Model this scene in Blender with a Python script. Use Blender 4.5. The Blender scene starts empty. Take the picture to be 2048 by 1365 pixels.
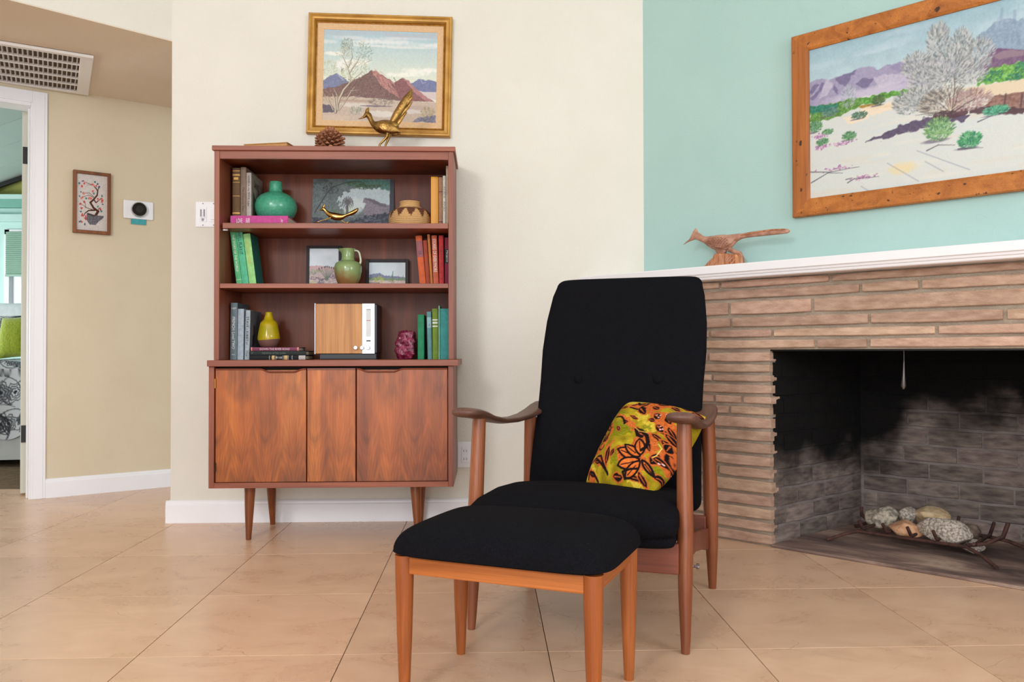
import bpy, bmesh, math, random
import numpy as np
from math import sin, cos, pi, radians, atan, tan, hypot, sqrt
from mathutils import Matrix, Vector
random.seed(7); rng = np.random.default_rng(7)
SC = bpy.context.scene; COL = SC.collection
# ------------------------------------------------------------------ camera
FPX = 1620.0; CAMH = 0.747
cam = bpy.data.cameras.new('camera'); camo = bpy.data.objects.new('camera', cam); COL.objects.link(camo)
cam.sensor_width = 36; cam.lens = FPX/2048*36; cam.clip_start = .02
CB = (Matrix.Rotation(-atan(50/FPX), 3, 'Z') @ Matrix.Rotation(pi/2+atan(23.5/FPX), 3, 'X') @ Matrix.Rotation(-.0025, 3, 'Z'))
camo.matrix_world = Matrix.Translation((0, 0, CAMH)) @ CB.to_4x4()
SC.camera = camo
# ------------------------------------------------------------------ light
SC.view_settings.view_transform = 'Standard'; SC.view_settings.look = 'None'
SC.view_settings.gamma = 1; SC.view_settings.use_curve_mapping = False
SC.view_settings.exposure = -0.21
w = bpy.data.worlds.new('sky'); SC.world = w; w.use_nodes = True
wn = w.node_tree.nodes; bg = wn['Background']
bg.inputs[0].default_value = (.75, .87, 1, 1); bg.inputs[1].default_value = 1.6
def area(name, loc, target, sx, sy, power, color=(1, 1, 1)):
    l = bpy.data.lights.new(name, 'AREA'); l.shape = 'RECTANGLE'; l.size = sx; l.size_y = sy
    l.energy = power; l.color = color
    o = bpy.data.objects.new(name, l); COL.objects.link(o); o.location = loc
    o.rotation_euler = (Vector(target)-Vector(loc)).to_track_quat('-Z', 'Y').to_euler(); return o
area('daylight_patio_door', (-1.9, -1.8, 2.35), (-.4, 3.5, 1.1), .75, .55, 64, (1, .99, .99))
area('rear_fill', (-.7, -2.85, 1.25), (-.1, 3.5, .6), 4.2, 2.2, 118, (.93, .965, 1))  # added soft fill that lifts the lower room, set at the unseen rear opening
area('daylight_side_window', (2.9, -.9, 1.8), (-.4, 3.4, .6), 1.3, 1.2, 52, (.90, .95, 1))
area('overhead_fill', (0, -.6, 3.15), (0, 1.4, 0), 4.5, 3.0, 46, (.97, .985, 1))  # added overhead fill hung below the closed ceiling, no clerestory is built
area('bedroom_fill', (-6.6, 5.6, 1.3), (-3.6, 6.2, 1.7), 2.0, 1.6, 230, (.94, .99, 1))  # added fill to brighten the bedroom, the wall on that side has no window
# ------------------------------------------------------------------ measuring helpers (pixel of the photograph -> point on a real plane)
def _ray(px, py): return CB @ Vector((px-1024, 682.5-py, -FPX))
def P(px, py, Y): d = _ray(px, py); return Vector((0, 0, CAMH)) + d*(Y/d.y)
def F(px, py, z=0): d = _ray(px, py); return Vector((0, 0, CAMH)) + d*((z-CAMH)/d.z)
R2 = 2**-.5
def S(s, d, z): return Vector(((s+d)*R2, (d-s)*R2, z))          # fireplace frame: s along the wall, d away from us
def Qd(px, py, d):
    v = _ray(px, py); t = d/((v.x+v.y)*R2); p = Vector((0, 0, CAMH))+v*t
    return (p.x-p.y)*R2, p.z                                   # -> s, z on the plane at d
# ------------------------------------------------------------------ objects
MX = {}
def tag(o, label=None, cat=None, group=None, kind=None):
    if label: o['label'] = label
    if cat: o['category'] = cat
    if group: o['group'] = group
    if kind: o['kind'] = kind
    return o
def thing(name, label, cat, loc=(0, 0, 0), rotz=0, group=None, rot=None):
    o = bpy.data.objects.new(name, None); COL.objects.link(o); o.empty_display_size = .05
    m = Matrix.Translation(loc) @ (rot.to_4x4() if rot else Matrix.Rotation(rotz, 4, 'Z'))
    o.matrix_world = m; MX[o.name] = m
    return tag(o, label, cat, group)
class MB:
    def __init__(s): s.v = []; s.f = []; s.c = []
    def add(s, vs, fs):
        n = len(s.v); s.v += [tuple(v) for v in vs]; s.f += [tuple(i+n for i in f) for f in fs]; return s
    def box(s, c, d, R=None, t=1):          # centre, dims
        hx, hy, hz = d[0]/2, d[1]/2, d[2]/2; c = Vector(c)
        q = [Vector((x*hx, y*hy, z*hz)) for z in (-1, 1) for x, y in ((-1, -1), (1, -1), (1, 1), (-1, 1))]
        if R is not None: q = [R @ v for v in q]
        return s.add([c+v for v in q], [(3, 2, 1, 0), (4, 5, 6, 7), (0, 1, 5, 4), (1, 2, 6, 5), (2, 3, 7, 6), (3, 0, 4, 7)])
    def b2(s, x0, x1, y0, y1, z0, z1): return s.box(((x0+x1)/2, (y0+y1)/2, (z0+z1)/2), (x1-x0, y1-y0, z1-z0))
    def fr(s, s0, s1, d0, d1, z0, z1):      # box in the fireplace frame
        q = [S(a, b, z) for z in (z0, z1) for a, b in ((s0, d0), (s1, d0), (s1, d1), (s0, d1))]
        return s.add(q, [(3, 2, 1, 0), (4, 5, 6, 7), (0, 1, 5, 4), (1, 2, 6, 5), (2, 3, 7, 6), (3, 0, 4, 7)])
    def rings(s, rs, cap=True, closed=True):
        n = len(rs[0]); base = len(s.v)
        for r in rs: s.v += [tuple(v) for v in r]
        for i in range(len(rs)-1):
            for k in range(n if closed else n-1):
                a = base+i*n+k; b = base+i*n+(k+1) % n
                s.f.append((a, b, b+n, a+n))
        if cap:
            s.f.append(tuple(base+k for k in reversed(range(n)))); s.f.append(tuple(base+(len(rs)-1)*n+k for k in range(n)))
        return s
    def lathe(s, prof, c=(0, 0, 0), n=32, axis='Z'):
        c = Vector(c); rs = []
        for r, z in prof:
            ring = []
            for k in range(n):
                a = 2*pi*k/n; v = Vector((r*cos(a), r*sin(a), z))
                if axis == 'Y': v = Vector((v.x, v.z, v.y))
                ring.append(c+v)
            rs.append(ring)
        return s.rings(rs)
    def rod(s, p, q, r0, r1=None, n=12):
        return s.loft([p, q], [(r0, r0), (r1 or r0,)*2], n)
    def loft(s, pts, rad, n=14, side=None, power=2.0):
        pts = [Vector(p) for p in pts]; rs = []
        side = Vector(side) if side is not None else None
        for i, p in enumerate(pts):
            t = (pts[min(i+1, len(pts)-1)]-pts[max(i-1, 0)]).normalized()
            if side is None:
                a = Vector((1, 0, 0)) if abs(t.x) < .8 else Vector((0, 1, 0))
                b = t.cross(a).normalized(); a = b.cross(t).normalized()
            else:
                b = (side - t*side.dot(t)).normalized(); a = b.cross(t).normalized()
            ra, rb = rad[i] if isinstance(rad[i], (tuple, list)) else (rad[i], rad[i])
            ring = []
            for k in range(n):
                th = 2*pi*k/n; cc, ss = cos(th), sin(th)
                if power != 2: cc = math.copysign(abs(cc)**(2/power), cc); ss = math.copysign(abs(ss)**(2/power), ss)
                ring.append(p + a*(ra*cc) + b*(rb*ss))
            rs.append(ring)
        return s.rings(rs)
    def prism(s, outline, e1, e2, o, th):   # 2D outline in plane e1,e2 at o extruded along th (vector)
        o = Vector(o); e1 = Vector(e1); e2 = Vector(e2); th = Vector(th)
        a = [o+e1*x+e2*y for x, y in outline]; return s.rings([a, [v+th for v in a]])
    def grid(s, fn, nu, nv, flip=False):
        base = len(s.v)
        for j in range(nv+1):
            for i in range(nu+1): s.v.append(tuple(fn(i/nu, j/nv)))
        for j in range(nv):
            for i in range(nu):
                a = base+j*(nu+1)+i; q = (a, a+1, a+nu+2, a+nu+1); s.f.append(q[::-1] if flip else q)
        return s
    def build(s, name, mat, parent=None, label=None, cat=None, group=None, kind=None, local=False, smooth=False, bevel=0, sub=0, seg=2, cols=None, fixn=True):
        me = bpy.data.meshes.new(name); me.from_pydata(s.v, [], s.f)
        if fixn:
            bm = bmesh.new(); bm.from_mesh(me); bmesh.ops.recalc_face_normals(bm, faces=bm.faces); bm.to_mesh(me); bm.free()
        o = bpy.data.objects.new(name, me); COL.objects.link(o)
        if parent is not None:
            o.parent = parent; M = MX[parent.name]; MX[o.name] = M
            if not local: me.transform(M.inverted())
        elif not local:
            v = np.array(s.v); c = Vector(((v[:, 0].min()+v[:, 0].max())/2, (v[:, 1].min()+v[:, 1].max())/2, v[:, 2].min()))
            me.transform(Matrix.Translation(-c)); o.location = c; MX[o.name] = Matrix.Translation(c)
        if cols is not None:
            at = me.color_attributes.new('Col', 'FLOAT_COLOR', 'POINT')
            q = np.ones((len(me.vertices), 4), np.float32); q[:, :3] = cols; at.data.foreach_set('color', q.ravel())
        if mat: me.materials.append(mat)
        if smooth: me.polygons.foreach_set('use_smooth', [True]*len(me.polygons))
        if bevel:
            b = o.modifiers.new('bevel', 'BEVEL'); b.width = bevel; b.segments = seg; b.limit_method = 'ANGLE'; b.angle_limit = .6
            if not smooth: pass
        if sub: b = o.modifiers.new('sub', 'SUBSURF'); b.levels = sub; b.render_levels = sub
        if smooth: 
            try: me.set_sharp_from_angle(angle=radians(50))
            except Exception: pass
        tag(o, label, cat, group, kind); me.update(); return o
# ------------------------------------------------------------------ materials
def lin(c):
    c = [x/255 for x in c[:3]]; return tuple(x/12.92 if x <= .04045 else ((x+.055)/1.055)**2.4 for x in c)
def L4(c): return (*lin(c), 1)
def nm(name):
    m = bpy.data.materials.new(name); m.use_nodes = True; nt = m.node_tree; return m, nt.nodes, nt.links, nt.nodes['Principled BSDF']
def mat(name, c, c2=None, rough=.6, metal=0, scale=20, bump=0, bscale=None, stretch=(1, 1, 1), detail=4, spec=.5, coat=0, contrast=(.35, .65), emit=0, sheen=0, objvar=0, trans=0):
    m, N, L, B = nm(name); B.inputs['Base Color'].default_value = L4(c); B.inputs['Roughness'].default_value = rough
    B.inputs['Metallic'].default_value = metal; B.inputs['Specular IOR Level'].default_value = spec
    if coat: B.inputs['Coat Weight'].default_value = coat; B.inputs['Coat Roughness'].default_value = .15
    if sheen: B.inputs['Sheen Weight'].default_value = sheen; B.inputs['Sheen Roughness'].default_value = .5
    if trans: B.inputs['Transmission Weight'].default_value = trans
    if emit: B.inputs['Emission Color'].default_value = L4(c); B.inputs['Emission Strength'].default_value = emit
    tc = N.new('ShaderNodeTexCoord'); mp = N.new('ShaderNodeMapping'); mp.inputs['Scale'].default_value = stretch
    L.new(tc.outputs['Object'], mp.inputs[0])
    if objvar:
        oi = N.new('ShaderNodeObjectInfo'); vm = N.new('ShaderNodeVectorMath'); vm.operation = 'SCALE'; vm.inputs[0].default_value = (37, 11, 23)
        L.new(oi.outputs['Random'], vm.inputs['Scale']); L.new(vm.outputs[0], mp.inputs['Location'])
    src = None
    if c2:
        n = N.new('ShaderNodeTexNoise'); n.inputs['Scale'].default_value = scale; n.inputs['Detail'].default_value = detail
        L.new(mp.outputs[0], n.inputs['Vector'])
        r = N.new('ShaderNodeValToRGB'); r.color_ramp.elements[0].position = contrast[0]; r.color_ramp.elements[1].position = contrast[1]
        r.color_ramp.elements[0].color = L4(c); r.color_ramp.elements[1].color = L4(c2)
        L.new(n.outputs['Fac'], r.inputs[0]); src = r.outputs[0]
    if objvar:
        hs = N.new('ShaderNodeHueSaturation'); mr = N.new('ShaderNodeMapRange'); mr.inputs[3].default_value = 1-objvar; mr.inputs[4].default_value = 1+objvar
        L.new(oi.outputs['Random'], mr.inputs[0]); L.new(mr.outputs[0], hs.inputs['Value'])
        if src: L.new(src, hs.inputs['Color'])
        else: hs.inputs['Color'].default_value = L4(c)
        src = hs.outputs[0]
    if src: L.new(src, B.inputs['Base Color'])
    if bump:
        n2 = N.new('ShaderNodeTexNoise'); n2.inputs['Scale'].default_value = bscale or scale*3; n2.inputs['Detail'].default_value = 5
        L.new(mp.outputs[0], n2.inputs['Vector']); b = N.new('ShaderNodeBump'); b.inputs['Strength'].default_value = bump; b.inputs['Distance'].default_value = .004
        L.new(n2.outputs['Fac'], b.inputs['Height']); L.new(b.outputs[0], B.inputs['Normal'])
    return m
def wood(name, dark, light, mid=None, axis='Z', rough=.38, scale=9, figure=0, spec=.45, fine=.5, dist=1.5, objvar=.0, knots=False):
    m, N, L, B = nm(name); B.inputs['Roughness'].default_value = rough; B.inputs['Specular IOR Level'].default_value = spec
    st = {'X': (.08, 1, 1), 'Y': (1, .08, 1), 'Z': (1, 1, .08)}[axis]; fs = {'X': (.02, 1, 1), 'Y': (1, .02, 1), 'Z': (1, 1, .02)}[axis]
    tc = N.new('ShaderNodeTexCoord'); mp = N.new('ShaderNodeMapping'); mp.inputs['Scale'].default_value = st; L.new(tc.outputs['Object'], mp.inputs[0])
    oi = N.new('ShaderNodeObjectInfo'); vm = N.new('ShaderNodeVectorMath'); vm.operation = 'SCALE'; vm.inputs[0].default_value = (3, 1, 2)
    L.new(oi.outputs['Random'], vm.inputs['Scale']); L.new(vm.outputs[0], mp.inputs['Location'])
    n = N.new('ShaderNodeTexNoise'); n.inputs['Scale'].default_value = scale; n.inputs['Detail'].default_value = 6; n.inputs['Distortion'].default_value = dist
    L.new(mp.outputs[0], n.inputs['Vector'])
    r = N.new('ShaderNodeValToRGB'); e = r.color_ramp.elements; e[0].position = .3; e[1].position = .7
    e[0].color = L4(dark); e[1].color = L4(light)
    if mid: x = e.new(.5); x.color = L4(mid)
    L.new(n.outputs['Fac'], r.inputs[0]); src = r.outputs[0]
    if figure:      # cathedral / flame figure of book-matched veneer
        mf = N.new('ShaderNodeMapping'); mf.inputs['Scale'].default_value = (1, 1, .26); L.new(tc.outputs['Object'], mf.inputs[0]); L.new(vm.outputs[0], mf.inputs['Location'])
        n3 = N.new('ShaderNodeTexNoise'); n3.inputs['Scale'].default_value = 4.5; n3.inputs['Detail'].default_value = 1.0; n3.inputs['Distortion'].default_value = .3; L.new(mf.outputs[0], n3.inputs['Vector'])
        mm = N.new('ShaderNodeMath'); mm.operation = 'MULTIPLY'; mm.inputs[1].default_value = 70; L.new(n3.outputs['Fac'], mm.inputs[0])
        sn = N.new('ShaderNodeMath'); sn.operation = 'SINE'; L.new(mm.outputs[0], sn.inputs[0])
        mr = N.new('ShaderNodeMapRange'); mr.inputs[1].default_value = -1; mr.inputs[2].default_value = 1; mr.inputs[3].default_value = .93; mr.inputs[4].default_value = 1.04; L.new(sn.outputs[0], mr.inputs[0])
        r3 = N.new('ShaderNodeMapRange'); r3.inputs[1].default_value = .35; r3.inputs[2].default_value = .6; r3.inputs[3].default_value = .80; r3.inputs[4].default_value = 1.12; L.new(n3.outputs['Fac'], r3.inputs[0])
        mu = N.new('ShaderNodeMath'); mu.operation = 'MULTIPLY'; L.new(mr.outputs[0], mu.inputs[0]); L.new(r3.outputs[0], mu.inputs[1])
        # book-matched cathedral peaks rising from the bottom of each leaf of veneer
        sp = N.new('ShaderNodeSeparateXYZ'); L.new(tc.outputs['Object'], sp.inputs[0])
        def mth(op, a, b=None, c=None):
            q = N.new('ShaderNodeMath'); q.operation = op
            for i_, v_ in enumerate((a, b, c)):
                if v_ is None: continue
                if isinstance(v_, (int, float)): q.inputs[i_].default_value = v_
                else: L.new(v_, q.inputs[i_])
            return q.outputs[0]
        xs_ = mth('ADD', sp.outputs['X'], mth('MULTIPLY', n3.outputs['Fac'], .05)); pp_ = mth('PINGPONG', mth('ADD', xs_, .031), .097); ab = mth('ABSOLUTE', mth('SUBTRACT', pp_, .052))
        fld = mth('ADD', mth('ADD', sp.outputs['Z'], mth('MULTIPLY', mth('POWER', mth('MULTIPLY', ab, 14), 1.35), .42)), mth('MULTIPLY', n3.outputs['Fac'], .25))
        sn2 = mth('SINE', mth('MULTIPLY', fld, 95)); fade = N.new('ShaderNodeMapRange'); fade.inputs[1].default_value = .30; fade.inputs[2].default_value = .56; fade.inputs[3].default_value = .085; fade.inputs[4].default_value = .02; L.new(sp.outputs['Z'], fade.inputs[0])
        pk = mth('SUBTRACT', 1.0, mth('MULTIPLY', mth('ADD', sn2, 1.0), fade.outputs[0]))
        n5 = N.new('ShaderNodeTexNoise'); n5.inputs['Scale'].default_value = 3.2; n5.inputs['Detail'].default_value = 3; n5.inputs['Distortion'].default_value = 1.2
        cb = N.new('ShaderNodeCombineXYZ'); L.new(pp_, cb.inputs[0]); L.new(mth('ADD', sp.outputs['Z'], mth('MULTIPLY', ab, 1.6)), cb.inputs[2]); m5 = N.new('ShaderNodeMapping'); m5.inputs['Scale'].default_value = (4, 1, 1.6); L.new(cb.outputs[0], m5.inputs[0]); L.new(m5.outputs[0], n5.inputs[0])
        sm_ = N.new('ShaderNodeMapRange'); sm_.inputs[1].default_value = .36; sm_.inputs[2].default_value = .60; sm_.inputs[3].default_value = .66; sm_.inputs[4].default_value = 1.12; L.new(n5.outputs['Fac'], sm_.inputs[0])
        mu_ = mth('MULTIPLY', mth('MULTIPLY', mu.outputs[0], pk), sm_.outputs[0]); mu = type('o', (), {'outputs': [mu_]})
        hs = N.new('ShaderNodeHueSaturation'); L.new(mu.outputs[0], hs.inputs['Value']); L.new(src, hs.inputs['Color']); src = hs.outputs[0]
    mp2 = N.new('ShaderNodeMapping'); mp2.inputs['Scale'].default_value = fs; L.new(tc.outputs['Object'], mp2.inputs[0])
    n2 = N.new('ShaderNodeTexNoise'); n2.inputs['Scale'].default_value = 260; n2.inputs['Detail'].default_value = 2; L.new(mp2.outputs[0], n2.inputs['Vector'])
    m2 = N.new('ShaderNodeMapRange'); m2.inputs[1].default_value = .3; m2.inputs[2].default_value = .6; m2.inputs[3].default_value = 1-.35*fine; m2.inputs[4].default_value = 1.05; L.new(n2.outputs['Fac'], m2.inputs[0])
    h2 = N.new('ShaderNodeHueSaturation'); L.new(m2.outputs[0], h2.inputs['Value']); L.new(src, h2.inputs['Color']); src = h2.outputs[0]
    if knots:
        mk = N.new('ShaderNodeMapping'); mk.inputs['Scale'].default_value = {'X': (.5, 1, 1), 'Z': (1, 1, .4)}[axis]; L.new(tc.outputs['Object'], mk.inputs[0]); L.new(vm.outputs[0], mk.inputs['Location'])
        v = N.new('ShaderNodeTexNoise'); v.inputs['Scale'].default_value = 55; v.inputs['Detail'].default_value = 2; L.new(mk.outputs[0], v.inputs['Vector'])
        rk = N.new('ShaderNodeMapRange'); rk.inputs[1].default_value = .29; rk.inputs[2].default_value = .33; rk.inputs[3].default_value = .15; rk.inputs[4].default_value = 1; L.new(v.outputs['Fac'], rk.inputs[0])
        h3 = N.new('ShaderNodeHueSaturation'); L.new(rk.outputs[0], h3.inputs['Value']); L.new(src, h3.inputs['Color']); src = h3.outputs[0]
    L.new(src, B.inputs['Base Color'])
    b = N.new('ShaderNodeBump'); b.inputs['Strength'].default_value = .12; b.inputs['Distance'].default_value = .002; L.new(n2.outputs['Fac'], b.inputs['Height']); L.new(b.outputs[0], B.inputs['Normal'])
    return m
def vcol(name, rough=.6, bump=0, bscale=300, sheen=0, spec=.4, weave=0):
    m, N, L, B = nm(name); a = N.new('ShaderNodeAttribute'); a.attribute_name = 'Col'
    B.inputs['Roughness'].default_value = rough; B.inputs['Specular IOR Level'].default_value = spec
    tc = N.new('ShaderNodeTexCoord'); n = N.new('ShaderNodeTexNoise'); n.inputs['Scale'].default_value = bscale; n.inputs['Detail'].default_value = 3; L.new(tc.outputs['Object'], n.inputs['Vector'])
    mr = N.new('ShaderNodeMapRange'); mr.inputs[1].default_value = .3; mr.inputs[2].default_value = .7; mr.inputs[3].default_value = 1-weave; mr.inputs[4].default_value = 1+weave; L.new(n.outputs['Fac'], mr.inputs[0])
    h = N.new('ShaderNodeHueSaturation'); L.new(mr.outputs[0], h.inputs['Value']); L.new(a.outputs['Color'], h.inputs['Color']); L.new(h.outputs[0], B.inputs['Base Color'])
    if sheen: B.inputs['Sheen Weight'].default_value = sheen
    if bump:
        b = N.new('ShaderNodeBump'); b.inputs['Strength'].default_value = bump; b.inputs['Distance'].default_value = .003; L.new(n.outputs['Fac'], b.inputs['Height']); L.new(b.outputs[0], B.inputs['Normal'])
    return m
# ------------------------------------------------------------------ painter: draws flat artwork as per-vertex pigment
def vnoise(h, w, cell, seed):
    r = np.random.default_rng(seed); a = r.random((h//cell+3, w//cell+3))
    y = np.arange(h)/cell; x = np.arange(w)/cell; yi = y.astype(int); xi = x.astype(int); fy = (y-yi)[:, None]; fx = (x-xi)[None, :]
    fy = fy*fy*(3-2*fy); fx = fx*fx*(3-2*fx)
    g = lambda i, j: a[yi+i][:, xi+j]
    return (g(0, 0)*(1-fx)+g(0, 1)*fx)*(1-fy)+(g(1, 0)*(1-fx)+g(1, 1)*fx)*fy-.5
class Cv:
    def __init__(s, x0, y0, x1, y1, nx, ny, bg, seed=1):
        s.x0, s.y0, s.x1, s.y1, s.nx, s.ny = x0, y0, x1, y1, nx, ny
        s.X, s.Y = np.meshgrid(np.linspace(x0, x1, nx), np.linspace(y0, y1, ny)); s.A = np.zeros((ny, nx, 3)); s.A[:] = bg
        s.r = np.random.default_rng(seed); s.n1 = vnoise(ny, nx, 5, seed); s.n2 = vnoise(ny, nx, 5, seed+1); s.n3 = vnoise(ny, nx, 14, seed+2); s.n4 = vnoise(ny, nx, 2, seed+3)
    def _sl(s, xa, ya, xb, yb):
        sx = (s.nx-1)/(s.x1-s.x0); sy = (s.ny-1)/(s.y1-s.y0)
        i0 = max(0, int((xa-s.x0)*sx)-1); i1 = min(s.nx, int((xb-s.x0)*sx)+3); j0 = max(0, int((ya-s.y0)*sy)-1); j1 = min(s.ny, int((yb-s.y0)*sy)+3)
        return (slice(j0, j1), slice(i0, i1)) if i1 > i0 and j1 > j0 else None
    def _mix(s, sl, m, c, a): 
        m = (m*a)[..., None]; s.A[sl] = s.A[sl]*(1-m)+np.array(c)*m
    def poly(s, pts, c, a=1, rough=0, tex=0):
        p = np.array(pts, float); sl = s._sl(p[:, 0].min()-rough, p[:, 1].min()-rough, p[:, 0].max()+rough, p[:, 1].max()+rough)
        if not sl: return
        X = s.X[sl]+s.n1[sl]*rough*2; Y = s.Y[sl]+s.n2[sl]*rough*2; ins = np.zeros(X.shape, bool)
        dx = (s.x1-s.x0)/(s.nx-1)*.33; acc = np.zeros(X.shape)
        for ox, oy in ((-dx, -dx), (dx, -dx), (-dx, dx), (dx, dx)):
            ins = np.zeros(X.shape, bool); XX = X+ox; YY = Y+oy
            for i in range(len(p)):
                xa, ya = p[i]; xb, yb = p[(i+1) % len(p)]
                if ya == yb: continue
                ins ^= ((ya > YY) != (yb > YY)) & (XX < (xb-xa)*(YY-ya)/(yb-ya)+xa)
            acc += ins*.25
        cc = np.array(c)+(s.n4[sl][..., None]*tex if tex else 0)
        s._mix(sl, acc, cc, a)
    def ell(s, cx, cy, rx, ry, c, a=1, rough=0, soft=0, tex=0):
        sl = s._sl(cx-rx*1.5, cy-ry*1.5, cx+rx*1.5, cy+ry*1.5)
        if not sl: return
        d = ((s.X[sl]-cx)/rx)**2+((s.Y[sl]-cy)/ry)**2+s.n1[sl]*rough*2
        m = np.clip((1-d)/soft, 0, 1) if soft else (d < 1).astype(float)
        s._mix(sl, m, np.array(c)+(s.n4[sl][..., None]*tex if tex else 0), a)
    def line(s, pts, w, c, a=1, w2=None):
        w2 = w if w2 is None else w2; n = len(pts)-1
        for i in range(n):
            (xa, ya), (xb, yb) = pts[i], pts[i+1]; wa = w+(w2-w)*i/n; wb = w+(w2-w)*(i+1)/n; q = max(wa, wb)
            sl = s._sl(min(xa, xb)-q, min(ya, yb)-q, max(xa, xb)+q, max(ya, yb)+q)
            if not sl: continue
            X = s.X[sl]; Y = s.Y[sl]; dx, dy = xb-xa, yb-ya; t = np.clip(((X-xa)*dx+(Y-ya)*dy)/(dx*dx+dy*dy+1e-9), 0, 1)
            d = np.hypot(X-xa-t*dx, Y-ya-t*dy); px = (s.x1-s.x0)/(s.nx-1)
            s._mix(sl, np.clip(((wa+(wb-wa)*t)/2-d)/px+.5, 0, 1), c, a)
    def tuft(s, cx, cy, rx, ry, n, cs, w, up=.3, a=.8, ln=.5):     # feathery bush: many short strokes radiating from the base
        for k in range(n):
            th = s.r.uniform(0, 2*pi); q = sqrt(s.r.random()); x = cx+rx*q*cos(th); y = cy+ry*q*sin(th)
            ax = (x-cx)*ln+s.r.normal()*rx*.06; ay = (y-(cy+ry*up*3))*ln*.6
            s.line([(x, y), (x+ax*.5, y+ay*.5)], w, cs[s.r.integers(len(cs))], a, w*.3)
    sat = .84
    def cols(s):
        A = np.clip(s.A, 0, 255)/255; A = A.mean(-1, keepdims=True)*(1-s.sat)+A*s.sat; A = np.where(A <= .04045, A/12.92, ((A+.055)/1.055)**2.4); return A.reshape(-1, 3)
def art(cv, o, eu, ev, W, Hh, name, m, parent, **kw):    # canvas on a flat rectangle, o = top-left corner, ev points down
    o, eu, ev = Vector(o), Vector(eu), Vector(ev); mb = MB()
    mb.grid(lambda u, v: o+eu*(u*W)+ev*(v*Hh), cv.nx-1, cv.ny-1, flip=True)
    return mb.build(name, m, parent, cols=cv.cols(), fixn=False, **kw)
def text(s, o, eu, ev, Ln, Hh, m, parent, name='lettering', align='c', depth=.0004):
    cu = bpy.data.curves.new('t', 'FONT'); cu.body = s; cu.resolution_u = 2; ob = bpy.data.objects.new('t', cu); COL.objects.link(ob)
    dg = bpy.context.evaluated_depsgraph_get(); me = bpy.data.meshes.new_from_object(ob.evaluated_get(dg)); bpy.data.objects.remove(ob)
    v = np.array([x.co[:2] for x in me.vertices]); a = v.min(0); b = v.max(0); sc = min(Ln/(b[0]-a[0]), 1e9); sy = Hh/(b[1]-a[1])
    o, eu, ev = Vector(o), Vector(eu).normalized(), Vector(ev).normalized(); n = eu.cross(ev)
    mb = MB(); vs = [o+eu*((x-(a[0]+b[0])/2)*sc)+ev*((y-(a[1]+b[1])/2)*sy)+n*depth for x, y in v]
    mb.add(vs, [tuple(p.vertices) for p in me.polygons]); bpy.data.meshes.remove(me)
    return mb.build(name, m, parent, fixn=False)
# ================================================================== SETTING
M = {}
def plaster(name, c, c2):
    return mat(name, c, c2, rough=.85, scale=3, bump=.35, bscale=140, spec=.2)
M['cream'] = plaster('cream_paint', (222, 217, 205), (226, 221, 210)); M['tan'] = plaster('tan_paint', (214, 198, 170), (218, 203, 176))
M['teal'] = plaster('pale_teal_paint', (170, 202, 196), (175, 206, 200)); M['ceil'] = plaster('white_ceiling_paint', (236, 234, 230), (240, 238, 235))
M['soffit'] = plaster('soffit_paint', (224, 208, 186), (228, 212, 191))
M['trimw'] = mat('white_gloss_trim', (240, 238, 240), rough=.35); M['mint'] = plaster('mint_paint', (196, 228, 221), (202, 232, 226))
YW = 3.635; HC = 2.139; ZT = 3.3
XT = .71; D_TEAL = (XT+YW)*R2; S0 = (XT-YW)*R2
def struct(o): o['kind'] = 'structure'; return o
WT = .14
struct(MB().b2(-1.4, XT+.4, YW, YW+WT, 0, ZT).build('wall_back', M['cream']))
struct(MB().fr(S0, 1.3, D_TEAL, D_TEAL+.03, .95, ZT).build('wall_right', M['teal']))
# header wall over the opening to the hall
hd = Vector((-.756, -.655, 0)); hn = Vector((-.655, .756, 0)); c0 = Vector((-1.4, YW, 0)); c1 = c0+hd*3.3
q = [c0, c1, c1+hn*WT, c0+hn*WT]; mb = MB()
mb.add([v+Vector((0, 0, z)) for z in (HC+.004, ZT) for v in q], [(3, 2, 1, 0), (4, 5, 6, 7), (0, 1, 5, 4), (1, 2, 6, 5), (2, 3, 7, 6), (3, 0, 4, 7)])
struct(mb.build('wall_left', M['cream']))
def Hw0(t, z): e_ = Vector((.830, .557, 0)).normalized(); n_ = Vector((-.557, .830, 0)).normalized(); return e_*t+n_*(Vector((-1.8, 4.6, 0)).dot(n_)+.1)+Vector((0, 0, z))
# hall ceiling (soffit), flush with the header
struct(MB().add([c0+Vector((0, 0, HC)), c1+Vector((0, 0, HC)), Hw0(-4.2, HC), Hw0(1.9, HC), Vector((-.6, YW+.03, HC)),
     c0+Vector((0, 0, HC+.0035)), c1+Vector((0, 0, HC+.0035)), Hw0(-4.2, HC+.0035), Hw0(1.9, HC+.0035), Vector((-.6, YW+.03, HC+.0035))],
     [(4, 3, 2, 1, 0), (5, 6, 7, 8, 9), (0, 1, 6, 5), (1, 2, 7, 6), (2, 3, 8, 7), (3, 4, 9, 8), (4, 0, 5, 9)]).build('ceiling_hall', M['soffit']))
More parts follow.
